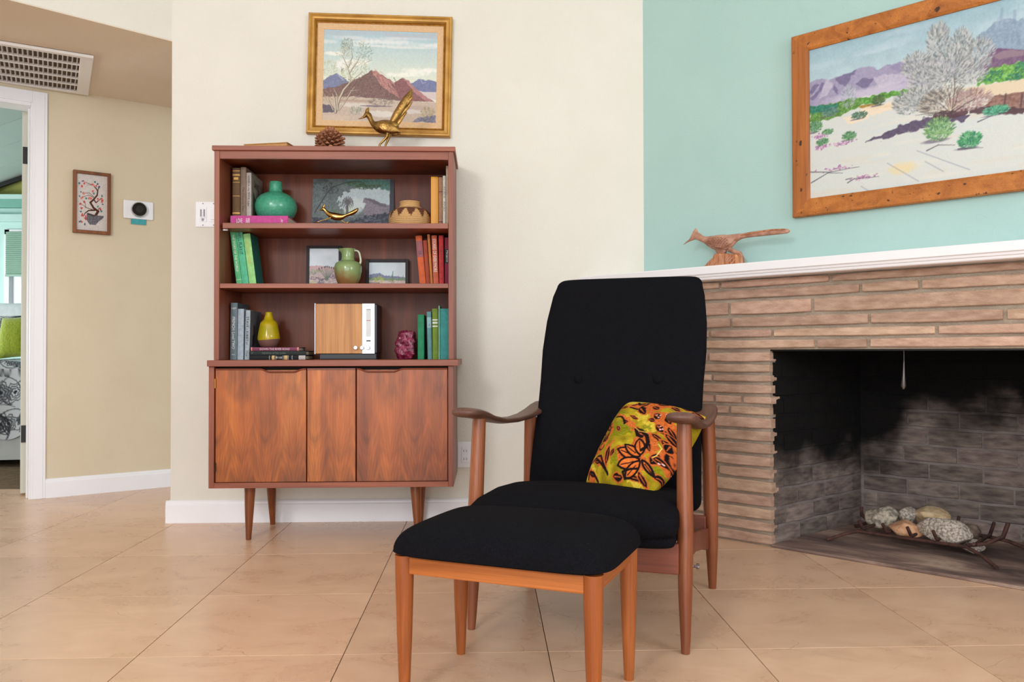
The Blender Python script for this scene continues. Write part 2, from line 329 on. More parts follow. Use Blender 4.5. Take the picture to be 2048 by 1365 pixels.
# hall wall frame: t along the wall (to the right), n away from the hall
et = Vector((.830, .557, 0)).normalized(); en = Vector((-.557, .830, 0)).normalized(); hp = Vector((-1.8, 4.6, 0))
hoff = hp.dot(en)
def Hw(t, n, z): return et*t+en*(hoff+n)+Vector((0, 0, z))
def Ht(p): return Vector(p).dot(et)
def hbox(mb, t0, t1, n0, n1, z0, z1):
    v = [Hw(a, b, z) for z in (z0, z1) for a, b in ((t0, n0), (t1, n0), (t1, n1), (t0, n1))]
    return mb.add(v, [(3, 2, 1, 0), (4, 5, 6, 7), (0, 1, 5, 4), (1, 2, 6, 5), (2, 3, 7, 6), (3, 0, 4, 7)])
TD = Ht((-2.286, 4.274, 0)); TI = Ht((-2.342, 4.236, 0))          # outer and inner edge of the door casing
DW = .78; ZD = 2.045
mb = MB(); hbox(mb, TI, 1.9, .012, .12, 0, HC); hbox(mb, TI-DW, TI, .012, .12, ZD, HC); hbox(mb, TI-DW-1.4, TI-DW, .012, .12, 0, HC)
struct(mb.build('wall_hall', M['tan']))
# casing round the door, with a stepped profile, and the jamb lining
mb = MB()
for a, b in ((TI, TD), (TI-DW-(TD-TI), TI-DW)):
    hbox(mb, a, b, -.004, .012, 0, ZD+.06); hbox(mb, a+.012, b-.012, -.008, -.004, 0, ZD+.05)
hbox(mb, TI-DW, TI, -.004, .012, ZD, ZD+.06)
struct(mb.build('trim_1', M['trimw'], bevel=.002))
mb = MB(); hbox(mb, TI-.006, TI+.001, .0, .125, 0, ZD); hbox(mb, TI-DW, TI-DW+.018, .0, .125, 0, ZD); hbox(mb, TI-DW+.0185, TI-.0065, .0, .125, ZD-.018, ZD); hbox(mb, TI-.014, TI-.006, .05, .075, 0, ZD-.018)
struct(mb.build('trim_2', M['trimw'], bevel=.0015))
# baseboards
def base_prof(mb, o, e, n, ln, h=.098):     # o start, e along, n towards the room
    o = Vector(o); e = Vector(e); n = Vector(n); pr = [(0, 0), (.016, 0), (.016, h*.8), (.0145, h*.83), (.013, h*.84), (.012, h*.93), (.007, h), (0, h)]
    a = [o+n*x+Vector((0, 0, z)) for x, z in pr]; return mb.rings([a, [v+e*ln for v in a]])
mb = MB(); base_prof(mb, (-1.416, YW, 0), (1, 0, 0), (0, -1, 0), 2.0); base_prof(mb, (-1.4, YW+.0005, 0), (0, 1, 0), (-1, 0, 0), .15)
struct(mb.build('baseboard_back', M['trimw']))
mb = MB(); base_prof(mb, Hw(TD, .012, 0), et, -en, 2.0)
struct(mb.build('baseboard_hall', M['trimw']))
# the parts of the room behind the camera (plain, they only bounce the daylight)
mb = MB(); mb.b2(3.0, 3.1, -3.0, -2.2, 0, ZT); mb.b2(3.0, 3.1, -2.2, .2, 0, 1.0); mb.b2(3.0, 3.1, -2.2, .2, 2.8, ZT); mb.b2(3.0, 3.1, .2, 1.5, 0, ZT)
struct(mb.build('wall_east', M['cream']))
mb = MB(); mb.b2(-4.1, -2.9, -3.1, -3.0, 0, ZT); mb.b2(-2.9, 1.5, -3.1, -3.0, 2.6, ZT); mb.b2(1.5, 3.1, -3.1, -3.0, 0, ZT)
struct(mb.build('wall_rear', M['cream']))
struct(MB().b2(-4.1, -4.0, -3.1, 4.4, 0, ZT).build('wall_west', M['cream']))
struct(MB().b2(-4.1, 3.1, -3.1, YW+WT, ZT, ZT+.06).build('ceiling', M['ceil']))
# ------------------------------------------------------------------ floor
def tile_mat():
    m, N, L, B = nm('beige_marble_tile'); tc = N.new('ShaderNodeTexCoord'); oi = N.new('ShaderNodeObjectInfo')
    vm = N.new('ShaderNodeVectorMath'); vm.operation = 'SCALE'; vm.inputs[0].default_value = (31, 17, 0); L.new(oi.outputs['Random'], vm.inputs['Scale'])
    mp = N.new('ShaderNodeMapping'); mp.inputs['Scale'].default_value = (1, 1.5, 1); L.new(tc.outputs['Object'], mp.inputs[0]); L.new(vm.outputs[0], mp.inputs['Location'])
    n = N.new('ShaderNodeTexNoise'); n.inputs['Scale'].default_value = 4.5; n.inputs['Detail'].default_value = 7; n.inputs['Roughness'].default_value = .62; n.inputs['Distortion'].default_value = .8; L.new(mp.outputs[0], n.inputs[0])
    r = N.new('ShaderNodeValToRGB'); e = r.color_ramp.elements; e[0].position = .25; e[1].position = .75; e[0].color = L4((206, 165, 134)); e[1].color = L4((230, 193, 162)); L.new(n.outputs['Fac'], r.inputs[0])
    # thin wandering veins, only here and there
    d = N.new('ShaderNodeTexNoise'); d.inputs['Scale'].default_value = 7; d.inputs['Detail'].default_value = 2; L.new(mp.outputs[0], d.inputs[0])
    ad = N.new('ShaderNodeMixRGB'); ad.blend_type = 'ADD'; ad.inputs[0].default_value = .13; L.new(mp.outputs[0], ad.inputs[1]); L.new(d.outputs['Color'], ad.inputs[2])
    v = N.new('ShaderNodeTexVoronoi'); v.voronoi_dimensions = '2D'; v.feature = 'DISTANCE_TO_EDGE'; v.inputs['Scale'].default_value = 2.6; L.new(ad.outputs[0], v.inputs[0])
    a = N.new('ShaderNodeMapRange'); a.inputs[1].default_value = .0; a.inputs[2].default_value = .0045; a.inputs[3].default_value = 1; a.inputs[4].default_value = 0; L.new(v.outputs['Distance'], a.inputs[0])
    g = N.new('ShaderNodeTexNoise'); g.inputs['Scale'].default_value = 3.1; L.new(mp.outputs[0], g.inputs[0])
    gr = N.new('ShaderNodeMapRange'); gr.inputs[1].default_value = .5; gr.inputs[2].default_value = .62; L.new(g.outputs['Fac'], gr.inputs[0])
    mu = N.new('ShaderNodeMath'); mu.operation = 'MULTIPLY'; L.new(a.outputs[0], mu.inputs[0]); L.new(gr.outputs[0], mu.inputs[1])
    mu2 = N.new('ShaderNodeMath'); mu2.operation = 'MULTIPLY'; mu2.inputs[1].default_value = .55; L.new(mu.outputs[0], mu2.inputs[0])
    mx = N.new('ShaderNodeMixRGB'); L.new(mu2.outputs[0], mx.inputs[0]); L.new(r.outputs[0], mx.inputs[1]); mx.inputs[2].default_value = L4((112, 78, 52))
    h = N.new('ShaderNodeHueSaturation'); mr = N.new('ShaderNodeMapRange'); mr.inputs[3].default_value = .94; mr.inputs[4].default_value = 1.05; L.new(oi.outputs['Random'], mr.inputs[0]); L.new(mr.outputs[0], h.inputs['Value']); L.new(mx.outputs[0], h.inputs['Color'])
    L.new(h.outputs[0], B.inputs['Base Color']); B.inputs['Roughness'].default_value = .3; B.inputs['Specular IOR Level'].default_value = .5
    rr = N.new('ShaderNodeMapRange'); rr.inputs[3].default_value = .2; rr.inputs[4].default_value = .38; L.new(n.outputs['Fac'], rr.inputs[0]); L.new(rr.outputs[0], B.inputs['Roughness'])
    return m
M['tile'] = tile_mat(); M['grout'] = mat('grey_grout', (104, 86, 68), (126, 106, 84), rough=.95, scale=30, spec=.05)
fl = struct(MB().b2(-7.2, 3.1, -3.1, 8.2, -.05, -.0035).build('floor', M['grout']))
T = .508; X0 = .151; Y0 = 2.03
g = .0012
def tile_mesh(nm_, x0, x1, y0, y1):
    ch = .0004; mb = MB(); a = [(x0, y0), (x1, y0), (x1, y1), (x0, y1)]; s = [(1, 1), (-1, 1), (-1, -1), (1, -1)]
    r0 = [Vector((p[0], p[1], -.0035)) for p in a]; r1 = [Vector((p[0], p[1], -ch)) for p in a]; r2 = [Vector((p[0]+q[0]*ch, p[1]+q[1]*ch, 0)) for p, q in zip(a, s)]
    mb.rings([r0, r1, r2]); me = bpy.data.meshes.new(nm_); me.from_pydata(mb.v, [], mb.f); me.materials.append(M['tile']); return me
full = tile_mesh('tile', -T/2+g, T/2-g, -T/2+g, T/2-g)
flM = MX[fl.name].inverted()
for i in range(-8, 6):
    for j in range(-5, 9):
        cx = X0+(i+.5)*T; cy = Y0+(j+.5)*T
        if cx < -4.1 or cx > 3.0 or cy > 5.6 or (cy < 1.0 and abs(cx) > 2.6): continue
        if cx+cy > 4.17+.36*1.42 and cx > .2: continue
        if cy > YW+.4 and cx > -.3: continue
        if (Vector((cx, cy, 0))).dot(en)-hoff > .55: continue
        o = bpy.data.objects.new('tile', full); COL.objects.link(o); o.parent = fl; o.location = flM @ Vector((cx, cy, 0))
M['bfloor'] = mat('grey_bedroom_floor', (150, 160, 158), (170, 178, 174), rough=.4, scale=6)
# ------------------------------------------------------------------ door (open into the bedroom) seen on its hinge edge
M['doorp'] = mat('cream_door_paint', (214, 211, 196), rough=.5); M['black'] = mat('black_metal', (14, 13, 13), rough=.45)
dh = P(50.5, 650, 4.36); dh.z = 0; dv = Vector((dh.x, dh.y, 0)).normalized(); dn = Vector((dv.y, -dv.x, 0))
dv2 = (dv+dn*.004).normalized(); dn2 = Vector((dv2.y, -dv2.x, 0))
def obox(mb, o, ax, ay, x0, x1, y0, y1, z0, z1):
    v = [o+ax*a+ay*b+Vector((0, 0, z)) for z in (z0, z1) for a, b in ((x0, y0), (x1, y0), (x1, y1), (x0, y1))]
    return mb.add(v, [(3, 2, 1, 0), (4, 5, 6, 7), (0, 1, 5, 4), (1, 2, 6, 5), (2, 3, 7, 6), (3, 0, 4, 7)])
mb = MB(); obox(mb, dh, dn2, dv2, -.019, .019, 0, .76, .012, 2.035)
dr = struct(mb.build('door_1', M['doorp'], bevel=.002))
for z in (1.80, .325):
    mb = MB(); obox(mb, dh, dn2, dv2, -.016, .020, -.004, .001, z-.045, z+.045)
    for k in range(5): mb.lathe([(.006, z-.045+k*.018), (.006, z-.045+k*.018+.0165)], c=(dh+dn2*.022+dv2*-.004), n=10)
    mb.build('hinge', M['black'], dr)
# ------------------------------------------------------------------ bedroom behind the door
M['valance'] = mat('green_ledge', (120, 176, 160), rough=.6); M['ygreen'] = mat('olive_gable', (186, 186, 96), (176, 180, 100), rough=.8, scale=4)
BY = 7.2
mb = MB(); wx0, wx1, wz0, wz1 = -4.205, -2.9, .95, 1.835
mb.b2(-7.2, wx0, BY, BY+.12, 0, 2.1); mb.b2(wx1, -1.6, BY, BY+.12, 0, 2.1); mb.b2(wx0, wx1, BY, BY+.12, 0, wz0); mb.b2(wx0, wx1, BY, BY+.12, wz1, 2.1)
struct(mb.build('wall_bedroom', M['mint']))
struct(MB().add([(-7.2, BY+.02, 2.1), (-1.6, BY+.02, 2.1), (-1.6, BY+.02, 2.95), (-7.2, BY+.02, 1.98), (-7.2, BY+.1, 2.1), (-1.6, BY+.1, 2.1), (-1.6, BY+.1, 2.95), (-7.2, BY+.1, 1.98)],
    [(0, 1, 2, 3), (7, 6, 5, 4), (0, 4, 5, 1), (1, 5, 6, 2), (2, 6, 7, 3), (3, 7, 4, 0)]).build('wall_gable', M['ygreen']))
mb = MB(); mb.b2(-7.2, -1.6, BY-.07, BY, 2.02, 2.09); struct(mb.build('trim_3', M['valance'], bevel=.004))
mb = MB(); mb.b2(-7.2, -1.6, BY-.09, BY, 2.09, 2.13); mb.b2(-7.2, -1.6, BY-.05, BY, 1.90, 1.965); struct(mb.build('trim_4', M['mint'], bevel=.004))
struct(MB().b2(-7.2, -7.1, 3.2, BY+.1, 0, 3.2).build('wall_bedroom_west', M['mint']))
struct(MB().b2(-1.6, -1.5, 5.6, BY+.1, 0, 3.2).build('wall_bedroom_east', M['mint']))
# sloping plank ceiling of the bedroom: rises to the right
M['plank'] = mat('pale_mint_plank', (222, 234, 232), (228, 240, 237), rough=.7, scale=5, stretch=(1, .1, 1), objvar=.03)
def bz(x): return 2.22+(x+4.26)*.36
ce = thing('ceiling_bedroom', None, None, (-4.4, 5.5, bz(-4.4))); ce['kind'] = 'structure'
pts = 7
for i in range(12):
    y0 = BY-.0-i*.36; y1 = y0-.352
    if y1 < 3.0: break
    xl, xr = -7.2, -1.5; sh = 0
    mb = MB(); mb.add([(xl, y0, bz(xl)), (xr, y0, bz(xr)), (xr, y1, bz(xr)), (xl, y1, bz(xl)), (xl, y0, bz(xl)+.04), (xr, y0, bz(xr)+.04), (xr, y1, bz(xr)+.04), (xl, y1, bz(xl)+.04)],
        [(0, 1, 2, 3), (7, 6, 5, 4), (0, 4, 5, 1), (1, 5, 6, 2), (2, 6, 7, 3), (3, 7, 4, 0)]).build('plank', M['plank'], ce)
MB().add([(-7.2, 2.9, bz(-7.2)+.045), (-1.4, 2.9, bz(-1.4)+.045), (-1.4, 7.4, bz(-1.4)+.045), (-7.2, 7.4, bz(-7.2)+.045)], [(0, 1, 2, 3)]).build('backing', M['black'], ce)
mb = MB(); y = BY-.06; mb.rings([[Vector((x, yy, bz(x)+dz)) for yy, dz in ((y, -.012), (y-.03, -.012), (y-.03, -.05), (y, -.05))] for x in (-7.2, -1.6)])
struct(mb.build('trim_5', M['black']))
# window with a pleated shade
wo = thing('window_1', None, None, (-3.55, BY, wz0)); wo['kind'] = 'structure'
mb = MB(); f = .045
mb.b2(wx0, wx0+f, BY-.02, BY+.06, wz0, wz1); mb.b2(wx1-f, wx1, BY-.02, BY+.06, wz0, wz1); mb.b2(wx0, wx1, BY-.02, BY+.06, wz0, wz0+f); mb.b2(wx0, wx1, BY-.02, BY+.06, wz1-f, wz1); mb.b2(-4.08, -4.045, BY+.01, BY+.06, wz0, wz1)
mb.build('window_frame', M['trimw'], wo, bevel=.003)
M['glass'] = mat('window_glass', (255, 255, 255), rough=.02, trans=1); M['shade'] = mat('sage_pleated_shade', (158, 190, 172), (166, 198, 180), rough=.8, scale=8)
MB().b2(wx0+f, wx1-f, BY+.03, BY+.036, wz0+f, wz1-f).build('pane', M['glass'], wo)
pl = MB(); n = 22; zt = wz1-.02; zb = 1.44
for i in range(n):
    z1 = zt-(zt-zb)*i/n; z0 = zt-(zt-zb)*(i+1)/n; zm = (z0+z1)/2; x0, x1 = wx0+.02, -3.0
    pl.add([(x0, BY-.024, z1), (x1, BY-.024, z1), (x1, BY-.036, zm), (x0, BY-.036, zm), (x0, BY-.024, z0), (x1, BY-.024, z0)], [(0, 1, 2, 3), (3, 2, 5, 4)])
pl.build('pleated_shade', M['shade'], wo, fixn=False); MB().b2(wx0+.02, -3.0, BY-.04, BY-.022, zb-.018, zb).build('shade_rail', M['shade'], wo)
# bare garden tree outside the bedroom window
M['bark'] = mat('grey_bark', (120, 110, 98), (90, 80, 72), rough=.9, scale=20); tr = MB()
r_ = random.Random(4)
def branch(p, d, ln, r, k):
    q = p+d*ln; tr.rod(p, q, r, r*.7, 6)
    if k:
        for _ in range(3): branch(q, (d+Vector((r_.uniform(-.7, .7), r_.uniform(-.5, .5), r_.uniform(-.1, .6)))).normalized(), ln*.68, r*.62, k-1)
branch(Vector((-5.1, 9.1, -.1)), Vector((0.02, 0, 1)), .8, .05, 5)
tr.build('bare_tree', M['bark'], None, 'bare grey garden tree outside the bedroom window', 'tree')
struct(MB().b2(-12, 3, BY+.13, 16, -.2, -.06).build('ground', mat('garden_gravel', (200, 196, 186), (180, 176, 164), rough=.9, scale=8)))
# bed
bd = thing('bed', 'bed in white and black paisley bedding seen through the doorway', 'bed', (-3.5, 6.3, 0))
M['sheet'] = mat('white_linen', (226, 228, 228), (214, 218, 220), rough=.85, scale=30, bump=.3, bscale=40, sheen=.2)
M['skirtm'] = mat('pale_grey_bedskirt', (196, 197, 193), (206, 207, 203), rough=.9, scale=6, bump=.3, bscale=12)
bx0, bx1, by0, by1 = -4.4, -2.75, 5.5, 7.1
def drape(name, x0, x1, z0, z1, y, m, amp, k, parent=bd, cols=None, nz=6, nx=90):
    mb = MB(); mb.grid(lambda u, v: (x0+(x1-x0)*u, y-amp*(1-v)*(.6+.4*sin(u*k+sin(u*k*.37)*2))-.01, z0+(z1-z0)*v), nx, nz); return mb.build(name, m, parent, cols=cols, smooth=True)
drape('bed_skirt', bx0, bx1, .045, .64, by0, M['skirtm'], .02, 22)
MB().b2(bx0+.03, bx1-.03, by0+.05, by1, .12, .64).build('mattress', M['sheet'], bd, bevel=.04)
for a, b in ((bx0+.1, by0+.1), (bx1-.16, by0+.1), (bx0+.1, by1-.16), (bx1-.16, by1-.16)): MB().b2(a, a+.06, b, b+.06, 0, .12).build('leg', M['black'], bd)
def paisley(cv, seed, n, sc, bgc=(214, 216, 218), ink=(38, 40, 48)):
    r = random.Random(seed)
    for _ in range(n):
        x = r.uniform(cv.x0, cv.x1); y = r.uniform(cv.y0, cv.y1); a = r.uniform(0, 6.3); R = sc*r.uniform(.6, 1.4)
        if r.random() < .4: cv.ell(x, y, R, R*.8, (120, 124, 134), .6, .2)
        for k in (1, .72, .45): 
            cv.line([(x+R*k*(1+.18*sin(6*t+a))*cos(t), y+R*k*(1+.18*sin(6*t+a))*sin(t)) for t in np.linspace(0, 6.3, 22)], sc*.09, ink, .9)
        cv.ell(x, y, R*.2, R*.2, ink)
        cv.line([(x+R*1.2*cos(a+t)*(1+t*.25), y+R*1.2*sin(a+t)*(1+t*.25)) for t in np.linspace(0, 3, 12)], sc*.14, ink, .9, sc*.04)
M['vc'] = vcol('printed_cotton', .8, .2, 60); 
cv = Cv(0, 0, 1.7, 1.2, 300, 220, (212, 215, 218), 3); paisley(cv, 3, 150, .055)
def duv(u, v):      # top flat, then over the near edge, with a scalloped lower border
    L1 = .75; t = v*(L1+.44+.06*sin(u*19)); x = bx0-.01+(bx1-bx0+.02)*u
    y, z = (by1-.25-t*1.77, .70) if t < L1 else (by0-.02-.03*sin(min(1, (t-L1)*4))*1, .70-(t-L1)-.02)
    if t > L1-.08 and t < L1+.08: y = by0+.05-(t-L1+.08)*.5; z = .70-((t-L1+.08)**2)*2.2
    return (x, y-.006*sin(u*40), z+.012*sin(u*17)*sin(v*9))
mb = MB(); mb.grid(duv, 299, 219); mb.build('comforter', M['vc'], bd, 'white comforter printed with black paisley', cols=cv.cols(), smooth=True)
def pillow(name, c, ex, ey, ez, W, Hh, Tk, m, label, cat, cols=None, nu=40, nv=40, group=None, parent=None, square=3.2, fringe=0):
    c, ex, ey, ez = Vector(c), Vector(ex).normalized(), Vector(ey).normalized(), Vector(ez).normalized()
    mb = MB(); base = []
    def side(sg):
        def fn(u, v):
            a, b = 2*u-1, 2*v-1; pin = 1-.07*(1-abs(b)**2)*abs(a)**3; pin2 = 1-.07*(1-abs(a)**2)*abs(b)**3
            h = ((1-abs(a)**square)*(1-abs(b)**square))
            h = max(h, 0)**.55
            return c+ex*(a*W/2*pin)+ey*(b*Hh/2*pin2)+ez*(sg*Tk/2*h)
        return fn
    mb.grid(side(1), nu, nv); n1 = len(mb.v); mb.grid(side(-1), nu, nv, flip=True)
    return mb.build(name, m, parent, label, cat, group, cols=cols, smooth=True)
M['moss'] = mat('chartreuse_knit', (168, 178, 30), (146, 160, 18), rough=.9, scale=60, bump=1.2, bscale=75, sheen=.4)
cvp = Cv(0, 0, .6, .45, 41, 41, (205, 208, 212), 9); 
q2 = Cv(0, 0, .6, .45, 121, 121, (205, 208, 212), 9); paisley(q2, 5, 30, .05); A = q2.cols()
pillow('patterned_pillow', P(4, 672, 6.45), (1, 0, 0), (0, .25, 1), (0, -1, .25), .46, .34, .16, M['vc'], 'white pillow with black flower print behind the green pillow', 'pillow', cols=np.vstack([A, A]), nu=120, nv=120)
pillow('green_pillow', P(32, 675, 6.2), (1, 0, .08), (-.06, .3, 1), (0, -1, .3), .24, .33, .14, M['moss'], 'chartreuse knitted pillow standing on the paisley bed', 'pillow')
pillow('white_pillow', P(18, 652, 6.85), (1, 0, 0), (0, .3, 1), (0, -1, .3), .7, .42, .16, M['sheet'], 'plain white pillow at the head of the bed', 'pillow')
# ================================================================== HALL THINGS
# air return grille on the hall ceiling
A0 = F(187.5, 110, HC); A0.z = HC; ux = (F(0, 80, HC)-A0); ux.z = 0; ux.normalize(); vy = Vector((-ux.y, ux.x, 0)); 
if vy.y < 0: vy = -vy
VL = (F(160, 184, HC)-A0).length*.985; VW = .95
vr = thing('air_vent', 'large white return air grille on the hall ceiling', 'vent', A0+ux*VW/2+vy*VL/2)
M['ventw'] = mat('white_enamel', (236, 233, 230), rough=.5); M['ventin'] = mat('brown_duct', (92, 78, 66), rough=.9)
def vb(mb, u0, u1, v0, v1, z0, z1): return obox(mb, Vector((A0.x, A0.y, 0)), ux, vy, u0, u1, v0, v1, HC+z0, HC+z1)
vb(MB(), .02, VW-.02, .02, VL-.02, -.003, -.001).build('duct_opening', M['ventin'], vr)  # flat brown sheet closing the grille, no hollow duct behind it
mb = MB(); fw = .055
for a in ((0, VW, 0, .03), (0, VW, VL-.035, VL), (0, fw, .03, VL-.035), (VW-fw, VW, .03, VL-.035)): vb(mb, *a, -.016, -.002)
mb.build('frame', M['ventw'], vr, bevel=.003)
for k in range(1, 5): 
    mb = MB(); y = .03+(VL-.065)*k/5; vb(mb, fw, VW-fw, y-.006, y+.006, -.015, -.004); mb.build('cross_bar', M['ventw'], vr)
ns = 42; vbase = None
for k in range(ns):
    u = fw+(VW-2*fw)*(k+.5)/ns; mb = MB(); o = A0+ux*u
    mb.add([o+ux*a+vy*b+Vector((0, 0, HC*0+z)) for a, z in ((-.003, -.004), (-.0016, -.004), (.002, -.014), (.0034, -.014)) for b in (.03, VL-.035)], [(0, 1, 3, 2), (4, 5, 7, 6), (0, 4, 6, 2), (1, 3, 7, 5), (0, 1, 5, 4), (2, 6, 7, 3)])
    mb.build('louver', M['ventw'], vr)
# embroidered bonsai picture
M['frbrown'] = wood('brown_frame_wood', (96, 50, 20), (140, 82, 40), scale=20, rough=.5)
t0, t1, z0, z1 = Ht((-2.187, 4.341, 0)), Ht((-2.037, 4.441, 0)), 1.389, 1.721
er = thing('embroidery', 'small wood framed embroidery of a red flowering bonsai in the hall', 'picture', Hw((t0+t1)/2, 0, z0))
fw = .0165
for a in ((t0, t0+fw, z0, z1), (t1-fw, t1, z0, z1), (t0+fw, t1-fw, z0, z0+fw), (t0+fw, t1-fw, z1-fw, z1)):
    mb = MB(); hbox(mb, a[0], a[1], -.016, .011, a[2], a[3]); mb.build('frame_rail', M['frbrown'], er, bevel=.002)
cv = Cv(220, 165, 760, 1205, 110, 200, (212, 200, 192), 11); cv.A += cv.n4[..., None]*26
BR = (84, 40, 26); RD = (222, 84, 82); TL = (40, 128, 122)
Z = lambda pts: [(x, y-(x-220)*.07) for x, y in pts]
for pts, a, b in (([(560, 930), (600, 860), (520, 800), (460, 700), (520, 640), (580, 560), (590, 480), (560, 430), (500, 370), (380, 330)], 46, 8), ([(590, 480), (610, 400)], 16, 8), ([(520, 640), (560, 700), (660, 610)], 26, 10), ([(540, 840), (430, 850), (370, 900), (340, 960)], 30, 8),
    ([(500, 830), (400, 800), (300, 730)], 12, 5), ([(520, 610), (440, 560), (330, 600)], 10, 6), ([(520, 590), (440, 520), (350, 530)], 10, 6), ([(600, 860), (610, 800), (650, 790)], 10, 6), ([(380, 800), (370, 700)], 8, 5), ([(580, 470), (510, 380), (400, 370)], 8, 5)): cv.line(Z(pts), a, BR, 1, b)
cv.poly(Z([(400, 900), (560, 935), (700, 945), (690, 985), (600, 1060), (560, 1115), (450, 1110), (390, 1010)]), (104, 100, 108), tex=60); cv.poly(Z([(410, 890), (570, 940), (520, 960), (410, 925)]), (70, 60, 64))
r_ = random.Random(5)
for x, y in ((310, 390), (360, 330), (505, 350), (575, 365), (500, 465), (340, 525), (310, 610), (465, 615), (590, 615), (670, 600), (345, 690), (285, 730), (300, 800), (640, 790), (320, 920), (380, 950), (375, 990), (310, 1060), (440, 600), (680, 640)):
    for _ in range(3): cv.ell(x+r_.uniform(-14, 14), y-(x-220)*.0+r_.uniform(-16, 16), r_.uniform(10, 20), r_.uniform(12, 22), (r_.choice([RD, (236, 120, 110), (206, 60, 70)])), 1, .3)
for x, y in ((330, 290), (265, 340), (545, 300), (585, 320), (610, 380), (295, 500), (270, 580), (385, 620), (660, 535), (680, 690), (600, 745), (655, 830), (290, 860), (280, 1050), (520, 510), (370, 1090)):
    for _ in range(2): cv.ell(x+r_.uniform(-10, 10), y+r_.uniform(-10, 10), r_.uniform(9, 18), r_.uniform(10, 22), r_.choice([TL, (84, 96, 130), (60, 150, 130)]), 1, .3)
M['linen'] = vcol('embroidered_linen', .9, .5, 900, weave=.1)
art(cv, Hw(t0+fw, -.003, z1-fw), et, (0, 0, -1), t1-t0-2*fw, z1-z0-2*fw, 'embroidered_panel', M['linen'], er)
# thermostat
tc_ = Hw((Ht((-1.983, 4.477, 0))+Ht((-1.857, 4.561, 0)))/2, 0, 1.54); th = thing('thermostat', 'round black thermostat on a white wall plate in the hall', 'thermostat', tc_)
tt = tc_.dot(et); mb = MB(); hbox(mb, tt-.076, tt+.076, -.002, .012, 1.49, 1.59); mb.build('wall_plate', mat('white_plastic', (238, 238, 240), rough=.4), th, bevel=.004)
M['chrome'] = mat('chrome', (205, 205, 208), rough=.18, metal=1); M['gblack'] = mat('gloss_black', (10, 9, 9), rough=.08)
cc = Hw(tt, 0, 1.54)
def disc(mb, prof, c, n, N=40):     # lathe about direction n
    c, n = Vector(c), Vector(n).normalized(); a = n.cross(Vector((0, 0, 1))).normalized(); b = a.cross(n)
    return mb.rings([[c+n*h+a*(r*cos(2*pi*k/N))+b*(r*sin(2*pi*k/N)) for k in range(N)] for r, h in prof])
disc(MB(), [(.037, 0), (.041, .003), (.041, .022), (.037, .028)], cc, -en).build('ring', M['chrome'], th, smooth=True)
disc(MB(), [(.037, .0265), (.036, .0295), (.0, .031)], cc, -en).build('dial_face', M['gblack'], th, smooth=True)
disc(MB(), [(.020, .0285), (.020, .0312), (.0, .0322)], cc, -en, 24).build('display', mat('dark_display', (40, 34, 30), rough=.2), th, smooth=True)
mb = MB(); hbox(mb, tt-.036, tt+.040, .004, .0118, 1.461, 1.4895)
tp = mb.build('tape_label', mat('teal_label', (66, 162, 168), (58, 150, 158), rough=.6, scale=60), None, 'teal strip of tape stuck under the hall thermostat', 'label')
# light switches
M['wplastic'] = mat('switch_plastic', (240, 240, 243), rough=.35)
x0 = P(392, 404, YW).x; sz1 = P(410, 404, YW).z; sz0 = P(410, 455, YW).z
sw = thing('light_switch', 'white double light switch plate left of the bookcase cabinet', 'switch', (x0+.06, YW, sz0))
MB().b2(x0, x0+.118, YW-.006, YW, sz0, sz1).build('switch_plate', M['wplastic'], sw, bevel=.003)
zc = (sz0+sz1)/2
for k, xx in enumerate((x0+.033, x0+.080)):
    MB().b2(xx-.017, xx+.017, YW-.0085, YW-.005, zc-.033, zc+.033).build('switch_insert', M['wplastic'], sw, bevel=.001)
    if k == 0:
        for dx in (-.008, .006):
            MB().b2(xx+dx-.0035, xx+dx+.0035, YW-.0095, YW-.008, zc-.012, zc+.022).build('slot', mat('grey_slot', (150, 146, 160), rough=.5) if 'slotm' not in M else M['slotm'], sw)
            M.setdefault('slotm', bpy.data.materials['grey_slot']); MB().b2(xx+dx-.005, xx+dx+.005, YW-.0125, YW-.008, zc-.017, zc-.011).build('slider', M['wplastic'], sw, bevel=.001)
        disc(MB(), [(.006, 0), (.006, .002), (0, .002)], (xx, YW-.008, zc-.024), (0, -1, 0), 16).build('indicator', M['slotm'], sw)
    else: MB().b2(xx-.012, xx+.012, YW-.013, YW-.008, zc-.025, zc+.025).build('rocker', M['wplastic'], sw, bevel=.003)
    for dz in (-.048, .048): disc(MB(), [(.003, 0), (.003, .0015), (0, .0018)], (xx, YW-.006, zc+dz), (0, -1, 0), 10).build('screw', M['slotm'], sw)
# outlet
ox = P(917, 910, YW).x+.03; oz = P(917, 910, YW).z
ol = thing('wall_outlet', 'white wall outlet between cabinet and armchair', 'outlet', (ox, YW, oz-.058))
MB().b2(ox-.035, ox+.035, YW-.006, YW, oz-.058, oz+.058).build('outlet_plate', M['wplastic'], ol, bevel=.003)
MB().b2(ox-.017, ox+.017, YW-.009, YW-.005, oz-.035, oz+.035).build('outlet_insert', M['wplastic'], ol, bevel=.002)
for dz in (-.018, .018):
    for dx in (-.006, .006): MB().b2(ox+dx-.001, ox+dx+.001, YW-.0094, YW-.0085, oz+dz-.005, oz+dz+.005).build('slot', M['gblack'], ol)
